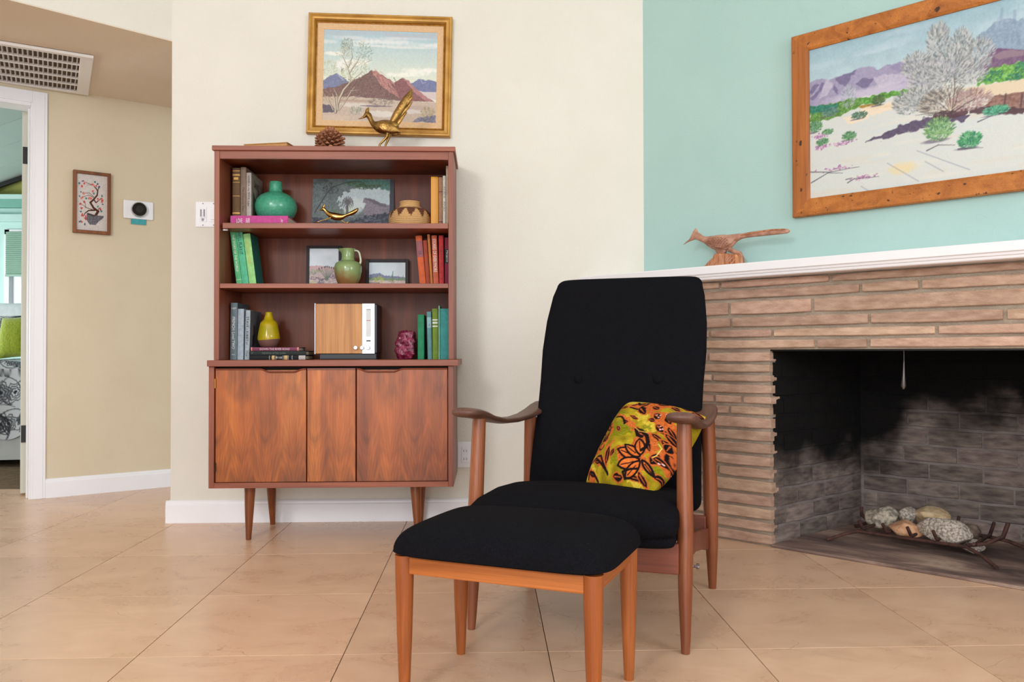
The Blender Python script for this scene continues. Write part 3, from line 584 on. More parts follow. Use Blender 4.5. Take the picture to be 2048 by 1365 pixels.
# ================================================================== GILT FRAMED PAINTING (hangs a little crooked)
YP = YW; a0 = P(617, 24, YP-.03); a1 = P(905, 33, YP-.03); a3 = P(615, 266, YP-.03)
eu = (a1-a0); eu.y = 0; PWd = eu.length; eu.normalize(); ev = Vector((-eu.z, 0, eu.x))*-1; ev = Vector((eu.z, 0, -eu.x)); PH = (a3-a0).length
o0 = Vector((a0.x, YP, a0.z)); fro = thing('gilt_painting', 'gilt framed desert painting with red brown mountains above the bookcase', 'painting', o0+eu*PWd/2+ev*PH)
M['gilt'] = mat('antique_gilt', (200, 152, 74), (172, 124, 54), rough=.45, metal=.35, scale=14, bump=.15, bscale=90, stretch=(1, 1, 1))
M['giltd'] = mat('gilt_bead', (150, 100, 30), (190, 136, 50), rough=.4, metal=.5, scale=60)
M['liner'] = mat('peach_linen_liner', (220, 184, 142), (212, 174, 132), rough=.85, scale=120, bump=.2, bscale=500)
def mitre(mb, prof, O, eu, ev, en_, W, Hh, side):    # prof: (inset, height off the wall); one mitred rail
    cs = [lambda i: O+eu*i+ev*i, lambda i: O+eu*(W-i)+ev*i, lambda i: O+eu*(W-i)+ev*(Hh-i), lambda i: O+eu*i+ev*(Hh-i)]
    A, B = cs[side], cs[(side+1) % 4]
    return mb.rings([[A(i)+en_*h for i, h in prof], [B(i)+en_*h for i, h in prof]])
ENp = Vector((0, -1, 0))
for k in range(4):
    mitre(MB(), [(0, .002), (0, .026), (.004, .032), (.010, .033), (.014, .029), (.020, .031), (.026, .030), (.030, .022), (.033, .012), (.033, .002)], o0, eu, ev, ENp, PWd, PH, k).build('frame_rail', M['gilt'], fro)
    mitre(MB(), [(.033, .003), (.033, .016), (.036, .018), (.039, .016), (.039, .003)], o0, eu, ev, ENp, PWd, PH, k).build('bead', M['giltd'], fro)
    mitre(MB(), [(.039, .003), (.039, .012), (.066, .008), (.068, .003)], o0, eu, ev, ENp, PWd, PH, k).build('liner', M['liner'], fro)
cv = Cv(0, 0, 1030, 835, 240, 194, (178, 204, 208), 21)
g = np.clip(cv.Y/450, 0, 1)[..., None]; cv.A = np.array((160, 192, 204))*(1-g)+np.array((216, 220, 198))*g+cv.n4[..., None]*10
for y, c, h in ((30, (176, 184, 192), 26), (70, (206, 210, 212), 16), (110, (226, 226, 222), 22), (140, (220, 222, 216), 12)):
    for k in range(7): cv.ell(cv.r.uniform(0, 1030), y+cv.r.normal()*8, cv.r.uniform(120, 260), h, c, .55, .3, .8)
for x, y, rx, ry in ((100, 220, 110, 22), (210, 320, 130, 60), (330, 290, 110, 40), (850, 370, 160, 45), (700, 400, 160, 24), (960, 350, 110, 24)): cv.ell(x, y, rx, ry, (238, 234, 222), .8, .4, .8)
cv.poly([(0, 470), (40, 440), (90, 410), (120, 400), (160, 425), (230, 470), (260, 560), (0, 560)], (116, 122, 158), rough=6, tex=20)
cv.poly([(120, 400), (165, 430), (200, 470), (170, 460), (140, 430)], (150, 152, 184))
cv.poly([(790, 480), (860, 440), (880, 432), (930, 445), (960, 440), (1030, 455), (1030, 560), (850, 560)], (112, 118, 160), rough=5, tex=20); cv.line([(880, 432), (900, 470), (930, 460)], 8, (150, 150, 186)); cv.poly([(840, 545), (1030, 552), (1030, 620), (900, 600)], (206, 190, 186), rough=4)
cv.poly([(0, 545), (150, 520), (260, 470), (330, 430), (400, 385), (440, 362), (470, 372), (560, 430), (640, 500), (740, 580), (800, 640), (0, 640)], (124, 88, 82), rough=7, tex=30)
cv.poly([(440, 362), (480, 374), (540, 410), (590, 440), (650, 480), (720, 570), (760, 610), (700, 620), (600, 560), (520, 490), (480, 440)], (176, 116, 108), rough=8, tex=44)
for k in range(26):
    x = cv.r.uniform(460, 700); y = 380+(x-440)*.62+cv.r.normal()*26; cv.line([(x, y), (x+cv.r.uniform(20, 70), y+cv.r.uniform(30, 80))], cv.r.uniform(4, 9), (206, 156, 146) if k % 2 else (104, 66, 68), .8, 2)
cv.poly([(640, 470), (720, 425), (745, 440), (800, 500), (900, 590), (1020, 640), (700, 640)], (138, 84, 84), rough=5, tex=26); cv.poly([(720, 425), (770, 450), (860, 540), (960, 610), (1020, 640), (940, 638), (840, 570)], (178, 118, 116), rough=5, tex=26)
for k in range(160): cv.line([(x := cv.r.uniform(150, 460), y := cv.r.uniform(430, 600)), (x+8, y+4)], 6, (110, 92, 78), .6)
cv.poly([(0, 618), (300, 612), (700, 640), (1030, 645), (1030, 835), (0, 835)], (196, 172, 152), rough=6, tex=16)
for x, y, rx, ry, c in ((300, 690, 170, 24, (216, 204, 190)), (520, 765, 190, 34, (222, 214, 202)), (860, 700, 170, 26, (186, 160, 146)), (100, 810, 190, 28, (206, 180, 156)), (700, 820, 220, 24, (200, 172, 150)), (300, 650, 200, 12, (176, 146, 124)), (800, 735, 120, 24, (214, 204, 196))): cv.ell(x, y, rx, ry, c, .8, .3, .6)
cv.ell(480, 694, 160, 8, (110, 96, 108), .8, .4, .5); cv.poly([(0, 690), (60, 690), (120, 740), (140, 760), (0, 765)], (96, 84, 96), rough=8, tex=20); cv.poly([(800, 830), (860, 790), (1030, 760), (1030, 835)], (122, 118, 138), rough=10, tex=46)
cv.tuft(530, 655, 100, 36, 130, [(128, 116, 96), (150, 134, 110), (96, 90, 88)], 5); cv.tuft(300, 740, 48, 40, 80, [(120, 140, 118), (84, 106, 98), (170, 176, 150)], 5, .5); cv.tuft(950, 745, 60, 50, 90, [(150, 136, 70), (170, 156, 90), (120, 116, 70)], 5)
cv.tuft(110, 640, 110, 80, 120, [(150, 124, 92), (176, 152, 116), (120, 100, 80)], 4, .4, .7)
WH = (206, 190, 160); DK = (110, 92, 84)
for pts, a, b in (([(120, 760), (150, 640), (190, 550), (240, 490), (250, 440), (215, 330), (170, 240)], 22, 5), ([(240, 490), (300, 430), (360, 380)], 8, 3), ([(120, 760), (110, 640), (90, 590)], 18, 6), ([(140, 740), (130, 600), (100, 540)], 10, 4), ([(100, 740), (60, 660), (50, 610)], 9, 3), ([(215, 640), (260, 560), (290, 520)], 10, 4), ([(250, 560), (330, 550)], 6, 2), ([(270, 640), (340, 600)], 5, 2), ([(235, 400), (300, 300), (340, 220)], 6, 2), ([(225, 350), (260, 250), (250, 160)], 6, 2), ([(150, 740), (190, 690), (215, 640)], 9, 4)): cv.line(pts, a+4, DK, .8, b); cv.line([(x-3, y) for x, y in pts], a*.7, WH, 1, b*.6)
for k in range(60):
    x = cv.r.uniform(130, 420); y = cv.r.uniform(110, 430); cv.line([(x, y), (x+cv.r.normal()*26, y-cv.r.uniform(10, 40))], 3, (116, 104, 88), .7)
for cx, cy, rx, ry, n, cs in ((215, 130, 50, 60, 110, [(120, 124, 80), (150, 150, 104), (96, 104, 70)]), (350, 130, 34, 40, 50, [(150, 150, 104), (196, 190, 140)]), (370, 220, 76, 80, 130, [(120, 150, 132), (140, 164, 140), (96, 124, 104)]), (180, 210, 70, 60, 90, [(168, 150, 96), (196, 180, 120)]), (300, 340, 100, 60, 110, [(160, 168, 130), (184, 178, 120)]), (60, 360, 70, 80, 110, [(150, 156, 110), (184, 170, 110)]), (220, 400, 60, 40, 60, [(176, 176, 106), (150, 156, 100)])): cv.tuft(cx, cy, rx, ry, n, cs, 4, .3, .75, .3)
M['oil'] = vcol('oil_paint', .5, .35, 260, weave=.03)
art(cv, o0+eu*.066+ev*.066+ENp*.0065, eu, ev, PWd-.132, PH-.132, 'canvas', M['oil'], fro)
# ================================================================== LARGE PAINTING over the mantel
DP = D_TEAL-.002; s0, s1, zb, zt = -1.360, -.10, 1.271, 1.979; FW = .067
O = S(s0, DP, zt); e1 = Vector((R2, -R2, 0)); e3 = Vector((-R2, -R2, 0)); dz_ = Vector((0, 0, -1))
bp = thing('desert_painting', 'large rustic wood framed painting of a silvery desert bush above the mantel', 'painting', S((s0+s1)/2, DP, zb))
M['rust'] = wood('distressed_pine', (150, 84, 26), (196, 122, 52), (176, 104, 40), axis='X', scale=14, rough=.55, knots=True); M['rustz'] = wood('distressed_pine_upright', (146, 82, 26), (188, 116, 50), (172, 100, 40), axis='Z', scale=14, rough=.55, knots=True)
PWb, PHb = s1-s0, zt-zb
for k in range(4):
    mb = mitre(MB(), [(0, .001), (0, .024), (.004, .029), (FW-.01, .026), (FW, .020), (FW, .001)], O, e1, dz_, e3, PWb, PHb, k); 
    ob = mb.build('frame_rail', M['rust'] if k % 2 == 0 else M['rustz'], bp)
W2, H2 = PWb-2*FW, PHb-2*FW
def UV(x, y):       # crop pixels of the study (origin 1560,0, scale 3.033) -> painting units (0..W2, 0..H2)*1000
    s, z = Qd(1560+x/3.033, y/3.033, DP-.014); return ((s-(s0+FW))*1000, (zt-FW-z)*1000)
U = lambda l: [UV(*p) for p in l]
cv = Cv(0, 0, W2*1000, H2*1000, 430, 215, (160, 196, 206), 31)
g = np.clip(cv.Y/230, 0, 1)[..., None]; cv.A = np.array((146, 184, 198))*(1-g)+np.array((196, 216, 222))*g+cv.n4[..., None]*8+cv.n3[..., None]*10
for k in range(16): cv.ell(cv.r.uniform(0, 1100), cv.r.uniform(10, 150), cv.r.uniform(60, 160), cv.r.uniform(8, 24), (186, 208, 220), .4, .3, .9)
cv.poly(U([(1150, 330), (1200, 220), (1300, 140), (1400, 110), (1480, 120)])+[(1110, 40), (1110, 200)]+U([(1480, 330)]), (128, 150, 176), .8, rough=7, tex=24)
for k in range(90):
    x = cv.r.uniform(640, 1090); y = cv.r.uniform(30, 150); cv.line([(x, y), (x+cv.r.normal()*8, y+30)], 9, (156, 176, 198) if k % 2 else (112, 134, 164), .35)
P1, P2, P3 = (156, 150, 182), (112, 104, 146), (186, 178, 200)
cv.poly(U([(178, 500), (250, 478), (300, 490), (330, 470), (440, 440), (480, 415), (540, 400), (600, 420), (650, 395), (760, 370), (900, 360), (1000, 360), (1200, 350), (1200, 560), (800, 560), (178, 660)]), P1, rough=3, tex=14)
for l, c in (([(330, 480), (470, 420), (430, 470), (400, 530), (350, 500)], P2), ([(460, 510), (500, 470), (570, 480), (520, 550)], P2), ([(250, 500), (290, 510), (200, 610), (180, 600), (230, 550)], P2), ([(330, 510), (360, 570), (320, 550)], P2), ([(620, 450), (650, 500), (620, 480)], P2), ([(178, 560), (200, 520), (240, 510), (190, 570)], P2), ([(650, 400), (760, 380), (790, 430), (700, 430)], (146, 138, 176)), ([(570, 470), (640, 450), (800, 440), (800, 480), (600, 540)], P3), ([(280, 480), (320, 520), (300, 560), (240, 600)], P3)): cv.poly(U(l), c, .9, rough=4, tex=16)
cv.ell(*UV(560, 560), 200, 26, (206, 196, 216), .7, .2, .8)
cv.poly(U([(1210, 370), (1290, 300), (1330, 295), (1480, 300)])+[(1120, 190), (1120, 300)]+U([(1480, 420), (1210, 440)]), (120, 88, 124), rough=4, tex=24); cv.poly(U([(1290, 330), (1400, 300), (1480, 310), (1480, 340), (1330, 360)]), (150, 124, 136), .8, rough=4)
cv.poly(U([(178, 660), (340, 625), (480, 590), (800, 530), (1220, 430), (1480, 400)])+[(1130, 260), (1130, 600), (0, 600)], (208, 212, 206), rough=3)
cv.poly(U([(180, 660), (350, 620), (480, 590), (560, 600), (480, 650), (300, 730), (180, 740)]), (96, 150, 60), rough=6, tex=60); cv.poly(U([(180, 650), (280, 640), (360, 625), (330, 670), (180, 690)]), (40, 128, 104), rough=5, tex=40)
cv.poly(U([(480, 600), (640, 560), (800, 535), (880, 530), (800, 565), (640, 600), (520, 640)]), (92, 160, 60), rough=5, tex=60); cv.poly(U([(470, 650), (560, 630), (700, 640), (640, 655), (500, 665)]), (170, 130, 40), rough=4, tex=40)
cv.poly(U([(1200, 480), (1260, 420), (1480, 370)])+[(1120, 250), (1120, 310)]+U([(1480, 480), (1200, 515)]), (110, 178, 70), rough=7, tex=60)
for x, y, rx, ry in ((1290, 460, 30, 18), (1420, 470, 22, 14), (1470, 410, 20, 18)): cv.tuft(*UV(x, y), rx, ry, 80, [(30, 120, 110), (60, 150, 90), (40, 96, 80)], 4)
cv.poly(U([(380, 720), (560, 640), (700, 620), (820, 600), (760, 650), (560, 700), (440, 760)]), (236, 214, 184), .9, rough=6); cv.poly(U([(1100, 540), (1480, 480), (1480, 570), (1200, 580)]), (226, 200, 160), .8, rough=5)
for k in range(60): cv.ell(cv.r.uniform(0, 1130), cv.r.uniform(320, 580), cv.r.uniform(40, 150), cv.r.uniform(4, 16), [(204, 214, 210), (224, 218, 200), (196, 210, 214), (212, 204, 186)][k % 4], .4, .3, .9)
cv.ell(*UV(740, 1020), 60, 26, (232, 208, 150), .8, .3, .9)
cv.poly(U([(1240, 640), (1300, 580), (1400, 565), (1480, 560)])+[(1130, 370), (1130, 430)]+U([(1480, 680), (1260, 690)]), (146, 104, 92), rough=6, tex=40); cv.poly(U([(1160, 650), (1300, 650), (1480, 660), (1480, 690), (1150, 690)]), (80, 52, 60), .9, rough=5)
for x in (1370, 1470): cv.line(U([(x, 570), (x-10, 650)]), 5, (84, 56, 62), .8)
cv.poly(U([(520, 870), (640, 800), (760, 745), (900, 710), (1000, 690), (1150, 700), (1120, 745), (1020, 730), (900, 770), (780, 800), (640, 840)]), (92, 78, 108), rough=7, tex=20)
cv.ell(*UV(1040, 690), 60, 16, (84, 50, 60), .9, .4)
cs = [(158, 164, 166), (190, 192, 190), (132, 140, 142), (104, 112, 114), (200, 196, 194)]
for x, y, rx, ry, n in ((960, 260, 34, 60, 190), (1100, 290, 32, 56, 160), (1200, 330, 44, 50, 140), (830, 400, 46, 44, 170), (1160, 440, 50, 40, 140), (900, 480, 60, 44, 200), (790, 620, 52, 40, 190), (1020, 420, 60, 60, 210), (870, 600, 60, 40, 190)): cv.ell(*UV(x, y), rx*.92, ry*.95, (164, 172, 174), .55, .5, .5); cv.tuft(*UV(x, y), rx*1.08, ry*1.08, int(n*2.4), cs, 4.2, .4, .8, .35)
cv.tuft(*UV(1000, 620), 80, 46, 520, [(120, 118, 108), (150, 140, 128), (96, 84, 84), (190, 176, 160)], 4, .4, .8, .4); cv.tuft(*UV(1150, 610), 62, 34, 420, [(176, 146, 140), (150, 110, 108), (196, 170, 164)], 4, .4, .8, .4)
for a in ((900, 700), (860, 660), (950, 560), (1000, 500), (1080, 560), (1130, 640), (820, 700), (900, 600), (1060, 470), (1180, 600)): cv.line(U([(1040, 690), ((1040+a[0])/2+8, (690+a[1])/2-10), a]), 3.4, (74, 56, 62), .8, 1.2); cv.line(U([(1035, 670), ((1035+a[0])/2, (670+a[1])/2-22), (a[0]-10, a[1]-20)]), 2, (226, 208, 180), .8, 1)
cv.tuft(*UV(415, 590), 26, 44, 150, [(160, 172, 184), (186, 194, 200), (130, 144, 158)], 4, .4, .8, .3)
G = [(60, 130, 84), (96, 160, 90), (40, 100, 76), (130, 180, 110)]
for x, y, rx, ry, n, c in ((305, 680, 34, 16, 70, [(60, 110, 104), (110, 150, 140)]), (600, 610, 24, 18, 80, [(70, 100, 60), (96, 120, 60), (50, 80, 60)]), (480, 700, 28, 14, 70, [(84, 130, 104), (50, 96, 80)]), (215, 770, 26, 22, 100, G), (290, 800, 22, 10, 50, G), (420, 825, 26, 16, 100, G), (258, 862, 22, 14, 90, G), (1310, 670, 38, 16, 120, [(60, 170, 130), (40, 130, 100), (110, 196, 150)]), (965, 785, 46, 40, 260, [(120, 170, 100), (150, 196, 120), (60, 120, 90), (90, 150, 80)]), (1150, 850, 36, 28, 190, [(50, 150, 90), (90, 186, 110), (30, 110, 84)])):
    cv.ell(UV(x, y)[0]-rx*.3, UV(x, y)[1]+ry*.95, rx*1.1, ry*.22, (104, 88, 118), .7, .2, .6); cv.ell(*UV(x, y), rx*.85, ry*.8, c[0], .6, .4, .6); cv.tuft(*UV(x, y), rx, ry, int(n*1.8), c, 3.6, .4, .9, .3)
for x, y, w_ in ((380, 870, 60), (250, 895, 34), (350, 1020, 80), (500, 1075, 60), (240, 830, 40)):
    for k in range(40): cv.ell(UV(x, y)[0]+cv.r.normal()*w_*.4, UV(x, y)[1]+cv.r.normal()*4, 4, 2.4, [(186, 130, 176), (160, 110, 160), (206, 160, 190)][k % 3], .9)
DKB = (74, 66, 84)
for l in ([(180, 1045), (300, 1045), (480, 1012)], [(190, 1110), (290, 1050), (380, 1050)], [(410, 1110), (450, 1085), (600, 1072)], [(400, 1090), (440, 1080)], [(890, 915), (960, 880), (1060, 880)], [(1080, 905), (1230, 895)], [(1200, 740), (1290, 700)]): cv.line(U(l), 4, DKB, .85, 1.5)
for l in ([(650, 990), (840, 1100)], [(830, 915), (1150, 1030)], [(880, 980), (990, 1040)], [(490, 1130), (540, 1160)]): cv.line(U(l), 3, (140, 146, 168), .7, 3)
art(cv, S(s0+FW, DP-.014, zt-FW), e1, (0, 0, -1), W2, H2, 'canvas', M['oil'], bp)
# ================================================================== BOOKCASE CABINET
YL, YCN, YH, YB = 3.205, 3.185, 3.30, 3.615       # lower front, counter front, hutch front, back
M['walf'] = wood('walnut_edge', (122, 62, 42), (154, 86, 60), scale=12, rough=.42, axis='X'); M['walz'] = wood('walnut_upright', (120, 62, 42), (150, 84, 58), scale=12, rough=.42, axis='Z')
M['walb'] = wood('walnut_back_panel', (88, 34, 9), (126, 60, 24), (106, 46, 14), scale=7, rough=.42, spec=.3, axis='Z')
M['door'] = wood('figured_walnut_door', (136, 68, 22), (186, 106, 38), (164, 86, 28), scale=5, rough=.33, axis='Z', figure=1, dist=2.5, fine=.45)
M['door2'] = wood('figured_walnut_door_right', (128, 64, 26), (172, 92, 38), (150, 76, 30), scale=5, rough=.33, axis='Z', figure=1, dist=2.5, fine=.45)
M['legw'] = wood('walnut_leg', (112, 58, 26), (140, 76, 36), scale=14, rough=.35, axis='Z')
def Xp(px, py, Y): return P(px, py, Y).x
def Zp(px, py, Y): return P(px, py, Y).z
LX0, LX1 = Xp(417, 850, YL), Xp(907, 850, YL); LZ0, LZ1 = Zp(660, 976, YL), Zp(660, 733, YCN)
CX0, CX1 = Xp(413.5, 727, YCN), Xp(917, 727, YCN); CZ = Zp(660, 720.5, YCN)
HX0, HX1 = Xp(428, 500, YH), Xp(907, 500, YH); HZ1 = Zp(660, 302, YH-.004); TZ = Zp(660, 292, YH-.008)
TX0, TX1 = Xp(423.5, 297, YH-.008), Xp(910.5, 297, YH-.008)
cab = thing('bookcase_cabinet', 'walnut mid century cabinet with open bookcase hutch against the cream wall', 'cabinet', ((LX0+LX1)/2, 3.4, 0))
pt = .021
MB().b2(LX0, LX0+pt, YL, YB, LZ0, LZ1).build('side_panel', M['walz'], cab, bevel=.0015); MB().b2(LX1-pt, LX1, YL, YB, LZ0, LZ1).build('side_panel', M['walz'], cab, bevel=.0015)
MB().b2(LX0+pt, LX1-pt, YL, YB, LZ0, LZ0+pt).build('bottom_panel', M['walf'], cab, bevel=.001)
MB().b2(LX0+pt, LX1-pt, YB-.012, YB-.002, LZ0+pt, LZ1).build('back_panel', M['walb'], cab)
MB().b2(CX0, CX1, YCN, YB+.002, LZ1, CZ).build('countertop', M['walf'], cab, bevel=.002)
for a in (HX0, HX1-pt): MB().b2(a, a+pt, YH, YB, CZ, HZ1).build('hutch_side', M['walz'], cab, bevel=.0015)
MB().b2(TX0, TX1, YH-.008, YB+.004, HZ1, TZ).build('hutch_top', M['walf'], cab, bevel=.002)
AZ = Zp(660, 318.5, YH+.004)
MB().b2(HX0+pt, HX1-pt, YH+.004, YH+.022, AZ, HZ1).build('top_rail', M['walf'], cab)
MB().b2(HX0+pt, HX1-pt, YB-.010, YB-.004, CZ, HZ1).build('hutch_back', M['walb'], cab)
MB().b2(HX0+pt, HX1-pt, YH+.022, YB-.01, AZ+.004, AZ+.012).build('hutch_ceiling', M['walb'], cab)
S1 = Zp(660, 446.3, YH+.006); S1b = Zp(660, 457, YH+.006); S2 = Zp(660, 567.3, YH+.004); S2b = Zp(660, 576.5, YH+.004)
sx0 = Xp(445, 450, YH+.006)
MB().b2(sx0, HX1-pt-.001, YH+.006, YB-.012, S1b, S1).build('shelf', M['walf'], cab, bevel=.0012)
MB().b2(HX0+pt+.0005, HX1-pt-.0005, YH+.004, YB-.012, S2b, S2).build('shelf', M['walf'], cab, bevel=.0012)
M['pin'] = mat('white_shelf_pin', (225, 222, 218), rough=.4)
MB().b2(sx0-.006, sx0+.012, YH+.03, YH+.04, S1b-.006, S1b-.0005).build('shelf_pin', M['pin'], cab)
# doors
DZ0, DZ1 = Zp(660, 963.5, YL+.012), Zp(660, 738, YL+.012)
MB().b2(LX0+pt, LX1-pt, YL+.04, YL+.045, LZ0+pt, LZ1).build('recess_panel', mat('dark_recess', (30, 16, 10), rough=.8), cab)
def door(xa, xb, m, lip):
    x0, x1 = Xp(xa, 850, YL+.008), Xp(xb, 850, YL+.008); d = MB().b2(x0, x1, YL+.008, YL+.026, DZ0, DZ1-.004).build('door' if lip else 'centre_panel', m, cab, bevel=.0008)
    if lip:
        a, b = Xp(lip[0], 740, YL), Xp(lip[1], 740, YL); mb = MB(); N = 60; r1 = []; 
        for i in range(N+1):
            x = x0+(x1-x0)*i/N; u = (x-a)/(b-a); dip = 0
            if 0 < u < 1: dip = .011*min(1, min(u, 1-u)/.22)**2*(3-2*min(1, min(u, 1-u)/.22))
            out = .003+dip*.9; z = DZ1+.002-dip
            r1.append([Vector((x, YL+.026, z)), Vector((x, YL+.008-out, z)), Vector((x, YL+.006-out, z-.003)), Vector((x, YL+.008, z-.007)), Vector((x, YL+.026, z-.007))])
        mb.rings(r1).build('handle', M['legw'] if 0 else M['walf'], d, bevel=.0006)
        # veneer below the lip stops along the same curve: dark finger gap above
    else: MB().b2(x0, x1, YL+.004, YL+.026, DZ1-.004, DZ1+.002).build('top_lip', M['walf'], d)
    return d
dl = door(431, 612.3, M['door'], (520, 606)); door(614.5, 711, M['door'], None); drr = door(713.5, 895, M['door2'], (716, 806))
M['brass'] = mat('brass', (196, 140, 60), rough=.3, metal=.9); M['dkmetal'] = mat('dark_bronze', (52, 34, 24), rough=.5, metal=.6)
for dd, px, m in ((dl, 430.4, M['brass']), (dl, 430.4, M['dkmetal']), (drr, 896, M['dkmetal']), (drr, 896, M['dkmetal'])):
    k = 0 if m is M['brass'] or px > 800 and not [c for c in drr.children if c.name.startswith('hinge')] else 1
    y = 768 if k == 0 else 936; z = Zp(430, y, YL); x = Xp(px, y, YL+.004); mb = MB()
    for j in range(3): mb.lathe([(.0028, z-.018+j*.0125), (.0028, z-.018+j*.0125+.0115)], c=(x, YL+.003, 0), n=10)
    mb.b2(x-.002, x+.001, YL+.003, YL+.009, z-.018, z+.019); mb.build('hinge', m, dd)
# legs
def cleg(xt, zt_, yt, xb, yb, rt=.0225, rb=.0105):
    MB().loft([(xt, yt, zt_), (xt+(xb-xt)*.5, yt+(yb-yt)*.5, zt_*.5), (xb, yb, .0)], [rt, (rt+rb)/2*1.04, rb], n=24).build('leg', M['legw'], cab, smooth=True)
cleg(Xp(500, 977, 3.29), LZ0, 3.29, F(497, 1080).x, F(497, 1080).y); cleg(Xp(543, 977, 3.55), LZ0, 3.54, F(547, 1048).x, 3.58)
xr = LX1-.145; cleg(Xp(831, 977, 3.29), LZ0, 3.29, Xp(836, 1080, 3.27), 3.27); cleg(Xp(843, 977, 3.55), LZ0, 3.54, Xp(841, 1048, 3.58), 3.58)
# ================================================================== BOOKS
M['page'] = mat('book_pages', (222, 206, 178), (204, 186, 156), rough=.9, scale=4, stretch=(220, 1, 1)); cmats = {}
def cmat(c, c2=None, r=.75):
    k = (tuple(c), c2)
    if k not in cmats: cmats[k] = mat('book_cloth', c, c2 or tuple(int(x*.9) for x in c), rough=r, scale=60, bump=.25, bscale=700)
    return cmats[k]
def ink(c):
    k = ('ink', c)
    if k not in cmats: cmats[k] = mat('ink', c, rough=.6)
    return cmats[k]
def book(label, group, xl, xr_, yt, z0, Y, dep, col, lean=0, side='l', name='book', col2=None, spine=(), lying=False, covercol=None, zt=None, H=None, pagetop=True):
    """upright: spine faces the room. xl,xr_ world x at the foot; lean = top shift to the right (rad)"""
    w = xr_-xl; H = H or (Zp(660, yt, Y)-z0)/cos(lean)
    piv = Vector((xl if lean <= 0 else xr_, Y, z0)); Rm = Matrix.Rotation(lean, 3, 'Y')
    t = thing(name, label, 'book', piv, group=group, rot=Rm); x0 = 0 if lean <= 0 else -w; m = cmat(col, col2); b = min(.0028, w*.16); mb = MB()
    # case: rounded spine and two boards
    N = 7; prof = [Vector((x0+w*k/(N-1), -.003*(1-(2*k/(N-1)-1)**2), 0)) for k in range(N)]; inner = [Vector((x0+w*k/(N-1), .0025, 0)) for k in reversed(range(N))]
    mb.rings([[v for v in prof+inner], [v+Vector((0, 0, H)) for v in prof+inner]])
    mb.build('spine', m, t, local=True, bevel=.0005)
    mc = cmat(covercol) if covercol else m
    MB().b2(x0, x0+b, .001, dep, 0, H).build('cover', mc, t, local=True, bevel=.0005); MB().b2(x0+w-b, x0+w, .001, dep, 0, H).build('cover', mc, t, local=True, bevel=.0005)
    MB().b2(x0+b, x0+w-b, .0028, dep-.004, .003, H-.003).build('pages', M['page'], t, local=True)
    for s in spine:
        if s[0] == 'band':      # (band, z fraction lo, hi, colour)
            N2 = [Vector((v.x, v.y-.0004, 0)) for v in prof]; q = [[v+Vector((0, 0, H*s[1])) for v in N2], [v+Vector((0, 0, H*s[2])) for v in N2]]
            mb = MB(); base = q[0]+q[1]; n = len(N2); mb.add(base, [(i, i+1, n+i+1, n+i) for i in range(n-1)]); mb.build('spine_band', ink(s[3]), t, local=True, fixn=False)
        elif s[0] == 'text':    # (text, string, centre fraction, length fraction, height fraction of w, colour, horizontal?)
            _, st, cz, ln, hw, c = s[:6]; hor = len(s) > 6
            Mx = MX[t.name]; o = Mx @ Vector((x0+w/2, -.0036, H*cz)); R3 = Mx.to_3x3()
            if hor: text(st, o, R3 @ Vector((1, 0, 0)), R3 @ Vector((0, 0, 1)), w*ln, H*hw, ink(c), t)
            else: text(st, o, R3 @ Vector((0, 0, -1)), R3 @ Vector((1, 0, 0)), H*ln, w*hw, ink(c), t)
    return t, H, w
def lay(label, group, xl, xr_, z0, z1, Y, dep, col, spine=(), name='book', pagec=None, ang=0, rnd=.0):
    """lying flat, spine towards the room"""
    t = thing(name, label, 'book', ((xl+xr_)/2, Y, z0), ang, group=group); w = xr_-xl; h = z1-z0; b = min(.0028, h*.16); m = cmat(col); N = 7
    prof = [Vector((0, -.003*(1-(2*k/(N-1)-1)**2), h*k/(N-1))) for k in range(N)]; inner = [Vector((0, .0025, h*k/(N-1))) for k in reversed(range(N))]
    MB().rings([[v+Vector((-w/2, 0, 0)) for v in prof+inner], [v+Vector((w/2, 0, 0)) for v in prof+inner]]).build('spine', m, t, local=True, bevel=.0005)
    for z in (0, h-b): MB().b2(-w/2, w/2, .001, dep, z, z+b).build('cover', m, t, local=True, bevel=.0005)
    MB().b2(-w/2+.004, w/2-.003, .0028, dep-.004, b, h-b).build('pages', M['page'], t, local=True)
    for s in spine:
        if s[0] == 'band':
            a, c_ = -w/2+w*s[1], -w/2+w*s[2]; p2 = [v+Vector((0, -.0004, 0)) for v in prof]; n = len(p2)
            MB().add([v+Vector((a, 0, 0)) for v in p2]+[v+Vector((c_, 0, 0)) for v in p2], [(i, n+i, n+i+1, i+1) for i in range(n-1)]).build('spine_band', ink(s[3]), t, local=True, fixn=False)
        else:
            _, st, cx, ln, hh, c = s; Mx = MX[t.name]; R3 = Mx.to_3x3(); text(st, Mx @ Vector((-w/2+w*cx, -.0036, h/2)), R3 @ Vector((1, 0, 0)), R3 @ Vector((0, 0, 1)), w*ln, h*hh, ink(c), t)
    return t
Y1 = 3.42
G1 = 'books on the top shelf of the bookcase'; G2 = 'books on the middle shelf of the bookcase'; G3 = 'books on the bottom shelf of the bookcase'
mz = Zp(660, 434.5, Y1); GOLD = (208, 160, 84); WHT = (236, 232, 226); BLK = (24, 22, 22)
lay('bright magenta book lying flat under the round green vase', G1, Xp(461, 440, Y1-.03), Xp(576, 440, Y1-.03), S1, mz, Y1-.03, .17, (206, 78, 150), [('text', 'LOVE', .16, .10, .42, WHT), ('text', 'lill', .305, .06, .5, WHT), ('text', 'by', .90, .03, .45, WHT)])
